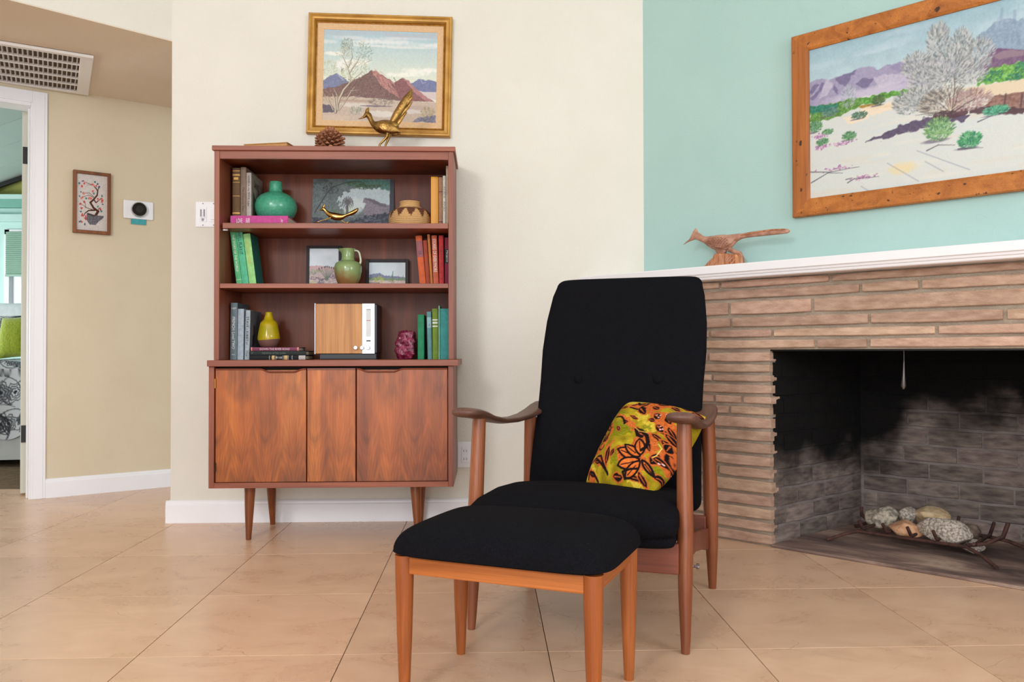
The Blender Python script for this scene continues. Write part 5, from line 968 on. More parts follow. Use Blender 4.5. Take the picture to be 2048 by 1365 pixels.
for i, s_ in enumerate(('55', '60', '7', '8', '10', '12', '14', '16')): text(s_, (xf(729), Yr-.0031, zf_(627+i*6.2)), (1, 0, 0), (0, 0, 1), .0035 if len(s_) > 1 else .0016, .0034, GI, dpn)
for i, s_ in enumerate(('108', '104', '100', '98', '96', '94', '92', '90', '88')): text(s_, (xf(745.5), Yr-.0031, zf_(621+i*6)), (1, 0, 0), (0, 0, 1), .005, .003, GI, dpn)
for x in (712, 724.5, 736.5): disc(MB(), [(.0075, 0), (.0085, .002), (.0085, .010), (.007, .0125), (.0, .0128)], (xf(x), Yr-.001, zf_(696)), (0, -1, 0), 24).build('knob', M['chrome'], rd, smooth=True)
# ruby rock
def rock(c, r, seed, amp=.25, cells=3, sub=3, squash=(1, 1, 1), facet=0):
    bm = bmesh.new(); bmesh.ops.create_icosphere(bm, subdivisions=sub, radius=1); q = np.random.default_rng(seed); ph = q.random((6, 3))*6; fr = q.normal(size=(6, 3))*cells; v = []
    for x in bm.verts:
        p = np.array(x.co); n = sum(sin(float(fr[i] @ p)+ph[i, 0]) for i in range(6))/6*amp
        if facet: n += .06*math.floor(3*sin(p[0]*7+p[1]*5)+2*sin(p[2]*11))*facet
        v.append(Vector(p*(1+n)*np.array(squash)*r)+Vector(c))
    f = [tuple(y.index for y in x.verts) for x in bm.faces]; bm.free(); return v, f
M['ruby'] = mat('ruby_crystal_rock', (98, 14, 46), (150, 44, 80), rough=.22, scale=40, bump=1.5, bscale=110, coat=.5, contrast=(.4, .62))
Yo = 3.46; kk = Yo/FPX; c = P(811, 691, Yo); v, f = rock((0, 0, 0), 1, 5, .10, 3.2, 4, facet=.45)
v2 = []
for p in v:
    n_ = p.normalized(); q_ = (abs(n_.x)**4+abs(n_.y)**4+abs(n_.z)**4)**-.25; p = p*q_*(1+.05*sin(n_.z*17+n_.x*6)); x_ = p.x*20*kk*(1-.14*max(0, p.z)) + .004*max(0, p.z); v2.append(Vector((c.x+x_, c.y+p.y*16*kk, p.z*27*kk)))
zm = min(p.z for p in v2); v = [Vector((p.x, p.y, CZ+max(0, p.z-zm-.004))) for p in v2]
MB().add(v, f).build('ruby_rock', M['ruby'], None, 'craggy ruby red crystal rock beside the green books', 'rock')
# ------------------------------------------------------------------ on top of the cabinet
# flat wooden box lid with carving
Yt = 3.45; a, b = P(488, 292, Yt), P(583, 292, Yt); bx = thing('wooden_tray', 'flat tan wooden box lying on the left of the cabinet top', 'box', ((a.x+b.x)/2, Yt, TZ))
M['tanw'] = wood('tan_wood', (176, 126, 70), (206, 156, 96), scale=16, rough=.5, axis='X'); r_in = P(0, 0, 3)
zt1 = Zp(570, 284.3, Yt-.02); q0 = Vector((Xp(574, 284, 3.37), 3.37, 0)); dirx = Vector((-.98, .2, 0)).normalized(); diry = Vector((-.2*-1, .98, 0)).normalized()
mb = MB(); obox(mb, Vector((q0.x, q0.y, TZ)), dirx, diry, 0, .19, 0, .12, 0, Zp(574, 284.5, 3.37)-TZ-.003); mb.build('box_base', M['tanw'], bx, bevel=.001)
mb = MB(); obox(mb, Vector((q0.x, q0.y, Zp(574, 284.5, 3.37)-.003)), dirx, diry, -.003, .193, -.003, .123, 0, .003); mb.build('box_lid', M['tanw'], bx, bevel=.001)
mb = MB(); h_ = Zp(574, 284.5, 3.37)-TZ-.003
obox(mb, Vector((q0.x, q0.y, TZ)), dirx, diry, .045, .16, -.0006, 0, h_*.3, h_*.5); mb.build('dark_inlay', ink((70, 34, 20)), bx)
# pine cone
Yc = 3.43; kc = Yc/FPX; cc = P(660, 291, Yc); cc.z = TZ; pc = thing('pine_cone', 'brown open pine cone on top of the cabinet before the gilt painting', 'pine cone', cc)
M['cone'] = mat('pine_cone_scale', (112, 58, 32), (184, 124, 88), rough=.7, scale=90, bump=.3); MB().lathe([(.012, .004), (.022, .012), (.022, .055), (.010, .1), (.001, .106)], cc, 12).build('core', mat('cone_core', (56, 28, 18), rough=.9), pc)
sm = None; nsc = 150; rr = random.Random(2)
for i in range(nsc):
    u = i/(nsc-1); th = i*2.39996; z = .005+.098*u; R = (.060 if u < .45 else .060*(1-(u-.45)/.55)**.8+.006)*(.86+.14*min(1, u*5)) if u < 1 else .004
    el = -.05+1.25*u**1.8; d = Vector((cos(th)*cos(el), sin(th)*cos(el), sin(el))); s = Vector((-sin(th), cos(th), 0)); up = s.cross(d)*-1; up = d.cross(s); up = up if up.z > 0 else -up
    r0 = cc+Vector((cos(th)*.014, sin(th)*.014, z)); L_ = max(.012, R-.012); w_ = .0105*(1-.5*u); mb = MB()
    tip = r0+d*L_
    vs = [r0-s*w_*.35-up*.0012, r0+s*w_*.35-up*.0012, r0+d*L_*.6-s*w_-up*.0022, r0+d*L_*.6+s*w_-up*.0022, tip-s*w_*.75-up*.001, tip+s*w_*.75-up*.001, tip+up*.002+d*.002, r0-s*w_*.35+up*.0012, r0+s*w_*.35+up*.0012, r0+d*L_*.6-s*w_+up*.0018, r0+d*L_*.6+s*w_+up*.0018, tip-s*w_*.6+up*.0045, tip+s*w_*.6+up*.0045, tip+up*.006+d*.001]
    vs = [Vector((p.x, p.y, max(p.z, TZ+.0005))) for p in vs]
    mb.add(vs, [(0, 2, 3, 1), (2, 4, 5, 3), (4, 6, 5), (7, 8, 10, 9), (9, 10, 12, 11), (11, 12, 13), (0, 7, 9, 2), (1, 3, 10, 8), (2, 9, 11, 4), (3, 5, 12, 10), (4, 11, 13, 6), (5, 6, 13, 12), (0, 1, 8, 7)]).build('scale', M['cone'], pc)
# large brass roadrunner
Yb = 3.40; k = Yb/FPX; fn = W3(Yb); c6 = lambda x, y: (600+x/4.55, 10+y/4.55)
rb_ = thing('brass_roadrunner', 'large aged brass roadrunner with raised tail on top of the cabinet', 'figurine', Vector((Xp(766, 291, Yb), Yb, TZ)))
body = cp([(530, 1038, .4, .4), (560, 1030, 1.6, 1.2), (585, 1015, 3, 2.5), (605, 1000, 5.6, 4), (625, 1005, 6, 4.5), (642, 1040, 4.8, 4.2), (662, 1075, 5.6, 5), (690, 1095, 9, 8), (730, 1108, 13, 11), (780, 1112, 14.5, 12.5), (830, 1110, 13, 12), (870, 1100, 9.5, 10), (895, 1092, 5, 7)], c6)
pa, ra = ploft(fn, body, k); MB().loft(pa, ra, 24, side=(0, 1, 0)).build('body', M['brassa'], rb_, smooth=True)
pa, ra = ploft(fn, cp([(612, 1000, 4.5, 3), (612, 965, 4, 2), (626, 932, 1, .6)], c6), k); MB().loft(pa, ra, 12, side=(0, 1, 0)).build('crest', M['brassa'], rb_, smooth=True)
pa, ra = ploft(fn, cp([(835, 1085, 6, 7), (870, 1020, 8, 8), (910, 955, 8.5, 7), (950, 890, 8.5, 6), (990, 825, 6.5, 4), (1018, 765, 1, 1)], c6), k); MB().loft(pa, ra, 16, side=(0, 1, 0)).build('tail', M['brassa'], rb_, smooth=True)
for j, q in enumerate(([(860, 1110), (900, 1060), (935, 1010), (972, 975)], [(860, 1060), (930, 985), (985, 925), (1022, 880)], [(880, 1000), (950, 920), (1005, 860), (1026, 835)])):
    pa, ra = ploft(fn, [(*c6(*p), (3.6, 4.2, 3.4, 1)[i], 2.2, -.004*(j-1)) for i, p in enumerate(q)], k); MB().loft(pa, ra, 12, side=(0, 1, 0)).build('tail_feather', M['brassa'], rb_, smooth=True)
for sgn in (-1, 1):
    pa, ra = ploft(fn, [(*c6(x, y), r, r*.35, sgn*d_) for x, y, r, d_ in ((710, 1090, 3, .022), (750, 1110, 9.5, .026), (800, 1128, 10, .026), (860, 1145, 7.5, .022), (912, 1160, 1.5, .016))], k); MB().loft(pa, ra, 16, side=(0, 1, 0)).build('wing', M['brassa'], rb_, smooth=True)
for pts, s_ in ((((800, 1165, 5, 5), (790, 1205, 3, 3), (750, 1250, 2.2, 2.2), (722, 1277, 2.0, 2)), -.006), (((815, 1165, 5, 5), (806, 1205, 3, 3), (786, 1250, 2.2, 2.2), (775, 1277, 2.0, 2)), .008)):
    pa, ra = ploft(fn, [(*c6(x, y), a_, b_, s_) for x, y, a_, b_ in pts], k); pa[-1].z = TZ+.003; MB().loft(pa, ra, 12, side=(0, 1, 0)).build('leg', M['brassa'], rb_, smooth=True)
    mb = MB(); e = pa[-1]
    for q in (-.5, 0, .5): mb.rod(Vector((e.x+.002, e.y, TZ+.004)), Vector((e.x-.03, e.y+q*.03, TZ+.0022)), .0035, .002, 8)
    mb.rod(Vector((e.x, e.y, TZ+.004)), Vector((e.x+.016, e.y, TZ+.0022)), .003, .002, 8); mb.build('foot', M['brassa'], rb_)
# ================================================================== ARMCHAIR
M['cloth'] = mat('black_wool', (13, 13, 16), (21, 20, 25), rough=.95, scale=260, bump=.6, bscale=500, spec=.08)
M['teak'] = wood('reddish_teak', (116, 60, 34), (152, 88, 54), scale=14, rough=.34, axis='Z'); M['teakx'] = wood('dark_teak_rail', (104, 52, 36), (132, 70, 50), scale=14, rough=.4, axis='X'); M['teaky'] = wood('dark_teak_arm', (84, 54, 42), (112, 76, 62), scale=16, rough=.45, axis='Y')
an = radians(-20.5); rv = Vector((cos(an), sin(an), 0)); fmid = Vector((.490, 2.004, 0))-rv*.285
ch = thing('armchair', 'black wool high back armchair with teak arms in front of the fireplace', 'armchair', fmid, an)
for sx in (-1, 1):
    MB().loft([(sx*.285, 0, 0), (sx*.285, .004, .03), (sx*.284, .012, .14), (sx*.283, .026, .30), (sx*.279, .047, .568)], [.0105, .0125, .0175, .0212, .0185], 24).build('leg', M['teak'], ch, local=True, smooth=True)
    MB().loft([(sx*.300, .592, 0), (sx*.300, .590, .03), (sx*.299, .585, .14), (sx*.297, .575, .28), (sx*.292, .562, .532)], [.0115, .0135, .0195, .0235, .0205], 24).build('leg', M['teak'], ch, local=True, smooth=True)
    prof = [(-.075, .590, .003, .018), (-.068, .590, .010, .030), (-.045, .588, .0135, .037), (0, .583, .0135, .037), (.06, .574, .0125, .033), (.14, .558, .0105, .029), (.25, .543, .0095, .027), (.37, .537, .0095, .028), (.48, .540, .010, .031), (.57, .550, .0115, .035), (.63, .563, .010, .034), (.665, .573, .006, .026), (.675, .576, .002, .014)]
    MB().loft([(sx*(.283+.008*sin(min(1, max(0, v/.6))*pi)), v, z) for v, z, a, b in prof], [(a, b) for v, z, a, b in prof], 24, side=(1, 0, 0), power=2.6).build('armrest', M['teaky'], ch, local=True, smooth=True)
    MB().rings([[Vector((sx*x, v, z)) for x, z in ((.272, z0), (.292, z0), (.292, z1), (.272, z1))] for v, z0, z1 in ((.018, .222, .282), (.2, .205, .258), (.4, .165, .225), (.578, .122, .192))]).build('side_rail', M['teakx'], ch, local=True, bevel=.004)
MB().b2(-.27, .27, -.002, .018, .192, .270).build('front_rail', M['teakx'], ch, local=True, bevel=.004)
MB().b2(-.285, .285, .545, .565, .165, .235).build('rear_rail', M['teakx'], ch, local=True, bevel=.004)
for sx in (-1, 1):
    mb = MB(); 
    for x0_, x1_, r in ((.262, .306, .004), (.286, .292, .0095), (.300, .308, .0085)): mb.rod((sx*x0_, .12, .186), (sx*x1_, .12, .186), r, r, 12)
    mb.build('bolt', M['chrome'], ch, local=True, smooth=True)
def slab(pts, halfw, halft, side, power=5, er=.03, n=48):      # upholstered slab swept along pts with rounded ends
    pts = [Vector(p) for p in pts]; P_ = []; Rr = []; m = len(pts); d0 = (pts[0]-pts[1]).normalized(); d1 = (pts[-1]-pts[-2]).normalized()
    for k in range(6): a = pi/2*k/6; P_.append(pts[0]+d0*(er*cos(a))); q = sin(a)*.999+.001; Rr.append((halft[0]*(.35+.65*q) if k else .002, halfw[0]-er+er*q if k else halfw[0]-er*1.6))
    for i in range(m): P_.append(pts[i]); Rr.append((halft[i], halfw[i]))
    for k in reversed(range(6)): a = pi/2*k/6; P_.append(pts[-1]+d1*(er*cos(a))); q = sin(a)*.999+.001; Rr.append((halft[-1]*(.35+.65*q) if k else .002, halfw[-1]-er+er*q if k else halfw[-1]-er*1.6))
    return MB().loft(P_, Rr, n, side=side, power=power)
bpts = [(0, .500, .29), (0, .513, .36), (0, .545, .45), (0, .588, .55), (0, .628, .65), (0, .672, .75), (0, .718, .85), (0, .762, .94), (0, .782, .975)]
slab(bpts, [.276, .275, .273, .270, .272, .278, .276, .266, .257], [.03, .036, .038, .038, .037, .036, .034, .031, .027], (1, 0, 0), 5, .034, 72).build('backrest', M['cloth'], ch, local=True, smooth=True)
for sx in (-1, 1):
    o_ = Vector((sx*.132, .592, .660)); nn = Vector((0, -.92, .39)).normalized()
    disc(MB(), [(.014, -.004), (.016, .0), (.013, .004), (.007, .0062), (0, .0068)], o_+Vector((0, -.002, 0)), nn, 24).build('button', M['cloth'], ch, local=True, smooth=True)
slab([(0, -.05, .322), (0, 0, .328), (0, .1, .333), (0, .2, .327), (0, .32, .312), (0, .42, .297), (0, .5, .286)], [.274, .272, .262, .26, .26, .258, .255], [.036, .045, .050, .050, .048, .044, .038], (1, 0, 0), 4.2, .032, 64).build('seat_cushion', M['cloth'], ch, local=True, smooth=True)
slab([(0, -.045, .284), (0, .05, .282), (0, .25, .268), (0, .46, .25)], [.266, .262, .255, .25], [.021, .022, .024, .02], (1, 0, 0), 5, .02, 48).build('seat_platform', M['cloth'], ch, local=True, smooth=True)
# ================================================================== OTTOMAN
M['ot'] = wood('orange_teak', (142, 72, 28), (174, 98, 46), scale=12, rough=.36, axis='Z'); M['otx'] = wood('orange_teak_rail', (154, 82, 32), (186, 108, 52), scale=12, rough=.36, axis='X')
a_ = F(922, 1308); b_ = F(1258, 1360); ob_an = math.atan2(b_.y-a_.y, b_.x-a_.x); mid = (a_+b_)/2; ro = Vector((cos(ob_an), sin(ob_an), 0)); bo = Vector((-ro.y, ro.x, 0)); hw = (b_-a_).length/2; dp = .278
ot = thing('ottoman', 'black upholstered footstool with orange teak legs before the armchair', 'ottoman', mid-bo*dp, ob_an)
for sx in (-1, 1):
    for y in (0, dp): MB().loft([(sx*hw, y, 0), (sx*hw, y, .025), (sx*hw, y, .14), (sx*hw, y, .25), (sx*hw, y, .31)], [.0105, .0122, .0168, .0198, .0205], 24).build('leg', M['ot'], ot, local=True, smooth=True)
for y in (0, dp): MB().b2(-hw+.012, hw-.012, y-.010, y+.010, .270, .308).build('apron', M['otx'], ot, local=True, bevel=.004)
for sx in (-1, 1): MB().b2(sx*hw-.009, sx*hw+.009, .012, dp-.012, .270, .308).build('side_apron', wood('orange_teak_side', (146, 74, 26), (176, 98, 42), scale=12, rough=.36, axis='Y') if sx < 0 else bpy.data.materials['orange_teak_side'], ot, local=True, bevel=.004)
def cush(u, v, sg):
    a, b = 2*u-1, 2*v-1; W_, D_ = hw+.036, dp/2+.036
    # superellipse rim, crowned top, flat bottom that tucks in
    def sq(a, b): 
        r = max(abs(a), abs(b)); 
        if r < 1e-6: return 0, 0
        th = math.atan2(b, a); k = (abs(cos(th))**7+abs(sin(th))**7)**(-1/7); return r*k*cos(th), r*k*sin(th)
    x, y = sq(a, b); r = max(abs(a), abs(b)); 
    if sg > 0: z = .316+.058*(1-r**7)**.5+.012*(1-x*x)*(1-y*y); f = 1+.0
    else: z = .316-.012*(1-r**5)**.5; f = 1
    q = 1-.02*(sg < 0)
    return Vector((x*W_*q, dp/2+y*D_*q-.0, z))
def remap(t): t = 2*t-1; return (1+math.copysign(1-(1-abs(t))**1.7, t))/2
mb = MB(); mb.grid(lambda u, v: cush(remap(u), remap(v), 1), 48, 40); mb.grid(lambda u, v: cush(remap(u), remap(v), -1), 48, 40, flip=True)
oc = mb.build('cushion', M['cloth'], ot, local=True, smooth=True)
M['lint'] = mat('white_lint', (150, 150, 150), rough=1); mb = MB(); rr = random.Random(8)
for _ in range(46):
    u, v = rr.random(), rr.random(); p = cush(remap(u), remap(v), 1); s_ = rr.uniform(.0004, .0008); mb.add([p+Vector((-s_, 0, .0003)), p+Vector((s_, -s_, .0005)), p+Vector((0, s_*1.6, .0005))], [(0, 1, 2)])
lt = mb.build('lint', M['lint'], ot, local=True, kind='stuff', fixn=False)
# ================================================================== VELVET CUSHION
Cq = dict(BL=(135, 1180), BR=(960, 1290), TL=(650, 130), TR=(1640, 310))
BLp, BRp, TLp, TRp = P(1172, 968, 2.37), P(1306, 986, 2.15), P(1258, 806, 2.60), P(1412, 834, 2.40)
def bl(q, u, v): return (np.array(q['BL'], float)*(1-u)*(1-v)+np.array(q['BR'], float)*u*(1-v)+np.array(q['TL'], float)*(1-u)*v+np.array(q['TR'], float)*u*v)
def inv(x, y):
    u = v = .5
    for _ in range(12):
        f0 = bl(Cq, u, v)-(x, y); J = np.array([(bl(Cq, u+1e-3, v)-bl(Cq, u, v))/1e-3, (bl(Cq, u, v+1e-3)-bl(Cq, u, v))/1e-3]).T; d = np.linalg.solve(J, f0); u -= d[0]; v -= d[1]
    return u*1000, v*1200
def I(l): return [inv(*p) for p in l]
cv = Cv(0, 0, 1000, 1200, 170, 204, (166, 142, 18), 71); cv.A += cv.n3[..., None]*np.array((60, 56, 20))+cv.n4[..., None]*16
YE, OR, DO, BK, OL = (226, 196, 60), (212, 98, 40), (190, 60, 24), (20, 8, 12), (128, 128, 10)
for l in ([(560, 330), (700, 180), (850, 140), (1100, 190), (1280, 210), (1450, 230), (1640, 350), (1560, 370), (1300, 290), (1100, 300), (850, 270), (640, 260)], [(180, 860), (260, 720), (420, 520), (560, 330), (600, 360), (480, 560), (300, 760), (220, 900)], [(130, 1170), (150, 1000), (220, 900), (260, 960), (330, 1100), (330, 1190)], [(700, 1190), (850, 1160), (950, 1280), (800, 1270)], [(950, 560), (1100, 560), (1200, 640), (1100, 720), (980, 690)], [(820, 420), (1000, 470), (1000, 560), (880, 560)]): cv.poly(I(l), YE, .8, rough=26, tex=40)
for l in ([(580, 540), (800, 560), (820, 700), (640, 800), (560, 760)], [(640, 900), (660, 1080), (560, 1100), (560, 940)], [(1000, 1060), (1150, 1100), (1120, 1160), (1020, 1130)], [(900, 620), (1050, 620), (1050, 700)], [(600, 380), (720, 380), (740, 440), (620, 440)]): cv.poly(I(l), OL, .8, rough=30, tex=40)
for l in ([(850, 240), (1000, 220), (1200, 230), (1300, 300), (1150, 400), (1030, 440), (880, 350), (760, 340), (700, 290)], [(1000, 440), (1150, 430), (1330, 440), (1330, 740), (1200, 760), (1100, 640), (1060, 540)], [(830, 780), (900, 740), (1000, 700), (1150, 760), (1120, 900), (1000, 980), (860, 930), (780, 900)], [(640, 900), (860, 860), (960, 980), (1000, 1120), (860, 1150), (680, 1120), (640, 1040)], [(300, 640), (420, 560), (560, 540), (580, 660), (520, 800), (420, 920), (280, 930), (300, 760)], [(500, 880), (600, 830), (540, 960), (510, 1100), (470, 1040)], [(180, 1100), (260, 1060), (340, 1180), (200, 1200)], [(440, 960), (480, 1040), (460, 1120), (300, 1020), (280, 980)], [(1120, 900), (1260, 860), (1270, 1000), (1120, 1100), (1010, 1060)], [(620, 430), (760, 500), (900, 640), (860, 720), (700, 560), (600, 470)]): cv.poly(I(l), OR, .92, rough=24, tex=50); 
def out(l, w=24, c=BK, close=False): cv.line(I(l+[l[0]] if close else l), w, c, .96)
def leaf(x, y, a, L, W_, fill=BK, core=OR, ed=OR):
    ca, sa = cos(a), sin(a); f = lambda t, s: (x+ca*t*L-sa*s*W_, y+sa*t*L+ca*s*W_); o_ = [f(t, .5*sin(pi*t)**.8) for t in np.linspace(0, 1, 9)]+[f(t, -.5*sin(pi*t)**.8) for t in np.linspace(1, 0, 9)]
    if ed: cv.poly(I([(x+ca*L/2+(px-x-ca*L/2)*1.35, y+sa*L/2+(py-y-sa*L/2)*1.35) for px, py in o_]), ed, .95, rough=8)
    cv.poly(I(o_), fill, 1, rough=6)
    if core: cv.line(I([f(.2, 0), f(.8, 0)]), W_*.22, core, 1, 6)
for a in ((620, 320, 0, 110, 50), (1080, 240, .35, 160, 80), (1050, 330, .5, 110, 60), (880, 340, .9, 150, 90), (1020, 540, .3, 90, 50), (700, 560, .2, 60, 50), (1130, 690, .3, 120, 50), (1060, 740, .6, 150, 46), (1200, 900, 1.9, 170, 76), (1110, 960, 2.4, 150, 80), (1180, 1080, -1.3, 170, 60), (490, 1090, -1.3, 200, 56), (860, 660, .9, 90, 50), (730, 1180, .2, 160, 40), (1240, 500, 1.2, 100, 80), (1090, 460, .8, 110, 90), (1250, 640, 1.2, 110, 60), (1120, 620, .9, 110, 80), (860, 1150, 1.1, 130, 60), (950, 1060, .9, 110, 44), (310, 1010, .4, 100, 40), (220, 1100, .5, 110, 50), (590, 240, -.7, 150, 40), (560, 1180, .1, 120, 50), (640, 640, 1.2, 70, 40), (1280, 330, .4, 120, 60), (1390, 300, .2, 110, 40), (780, 470, .5, 110, 40), (1000, 830, 1.4, 120, 50), (1150, 800, .6, 120, 60), (1210, 720, .9, 120, 70), (1230, 820, 2.2, 110, 60), (1040, 1000, .3, 110, 60), (560, 1010, -1.0, 90, 40), (200, 1010, -1.1, 130, 30), (300, 760, -1.2, 200, 24), (1000, 1180, -.4, 120, 40), (1500, 330, .3, 120, 60), (900, 190, .2, 200, 26), (470, 390, -1.1, 150, 36), (1230, 240, .1, 130, 22)): leaf(*a)
# central blossom, curl and rosette outlined in black
for cx_, cy_, L_, W_, aa in ((900, 1000, 250, 120, pi+.25), (905, 1000, 210, 100, -pi+.65), (915, 985, 190, 120, -pi/2-.05), (895, 1030, 260, 110, pi-.28), (900, 1050, 240, 90, pi-.65), (925, 1040, 150, 60, 1.0)):
    ca, sa = cos(aa), sin(aa); f = lambda t, s: (cx_+ca*t*L_-sa*s*W_, cy_+sa*t*L_+ca*s*W_); o_ = [f(t, .5*sin(pi*t)**.7) for t in np.linspace(0, 1, 10)]+[f(t, -.5*sin(pi*t)**.7) for t in np.linspace(1, 0, 10)]
    cv.poly(I(o_), (230, 112, 40), 1, tex=40); out(o_, 22); out([f(.3, 0), f(.85, 0)], 12)
out([(860, 660), (930, 690), (1000, 760), (1010, 840), (980, 900), (930, 930)], 44); out([(865, 680), (880, 740), (940, 770)], 40); out([(540, 560), (480, 600), (460, 540)], 18)
for k in range(3):
    for j in range(6):
        a = j*pi/3+k*.5; r = 46+38*k; cx_, cy_ = 420+.12*(k*60), 730-k*40; out([(cx_+r*cos(a+t)*(1 if k < 2 else .8), cy_+r*1.2*sin(a+t)) for t in np.linspace(0, .9, 6)], 17)
for x, y in ((440, 730), (500, 690), (400, 800), (460, 630), (330, 870)): cv.ell(*inv(x, y), 30, 26, OL, 1, .3); 
for x, y, r in ((420, 640, 20), (380, 700, 20), (350, 770, 18), (300, 900, 24), (420, 860, 26), (470, 770, 22), (520, 620, 22)): out([(x+r*1.6*cos(t), y+r*1.6*sin(t)) for t in np.linspace(0, 5, 9)], 15)
for l in ([(260, 1010), (340, 980), (420, 1060), (500, 1150)], [(370, 970), (420, 980), (450, 1060), (500, 1160)], [(200, 1160), (240, 1100), (300, 1130), (340, 1190)], [(780, 290), (850, 260), (980, 250), (960, 300), (900, 330), (960, 360)], [(760, 330), (860, 370)], [(840, 230), (870, 290), (930, 280)], [(700, 1200), (690, 1150), (780, 1120), (870, 1120)], [(600, 480), (680, 500), (720, 560), (720, 600)]): out(l, 24)
for x, y in ((1130, 480), (1170, 490), (1150, 520), (1250, 470), (1270, 500), (1170, 640), (1190, 670), (1160, 680), (1110, 1030), (1080, 1040), (1170, 1030)): cv.ell(*inv(x, y), 11, 10, (236, 180, 170))
cv.line(I([(1120, 850), (1140, 890), (1080, 970), (1040, 1000)]), 10, (236, 220, 110)); cv.line(I([(850, 640), (900, 690), (1000, 720), (1100, 700)]), 12, (232, 176, 70), .9)
cd = {'BL': tuple(BLp), 'BR': tuple(BRp), 'TL': tuple(TLp), 'TR': tuple(TRp)}; nrm = (BRp-BLp).cross(TLp-BLp).normalized()
if nrm.y > 0: nrm = -nrm
def pf(sg):
    def fn(u, v):
        a, b = 2*u-1, 2*v-1; pu = .5+a/2*(1+.07*(1-b*b)*abs(a)**3); pv = .5+b/2*(1+.05*(1-a*a)*abs(b)**3); p = Vector(bl(cd, pu, pv)); h = max(0, (1-abs(a)**3)*(1-abs(b)**3))**.5
        w_ = .004*sin(u*9+v*5)*h+.006*max(0, 1-abs((u+v*.6)-.75)*6)*h
        return p+nrm*(sg*.058*h - (w_ if sg > 0 else 0))
    return fn
mb = MB(); mb.grid(pf(1), 169, 203); mb.grid(pf(-1), 169, 203, flip=True); A = cv.cols()
cv.sat = .94; A = cv.cols(); M['velvet'] = vcol('cut_velvet', .9, .35, 700, weave=.16, spec=.15)
mb.build('velvet_cushion', M['velvet'], None, 'yellow, orange and black floral velvet cushion leaning in the black armchair', 'cushion', cols=np.vstack([A, A]), smooth=True)
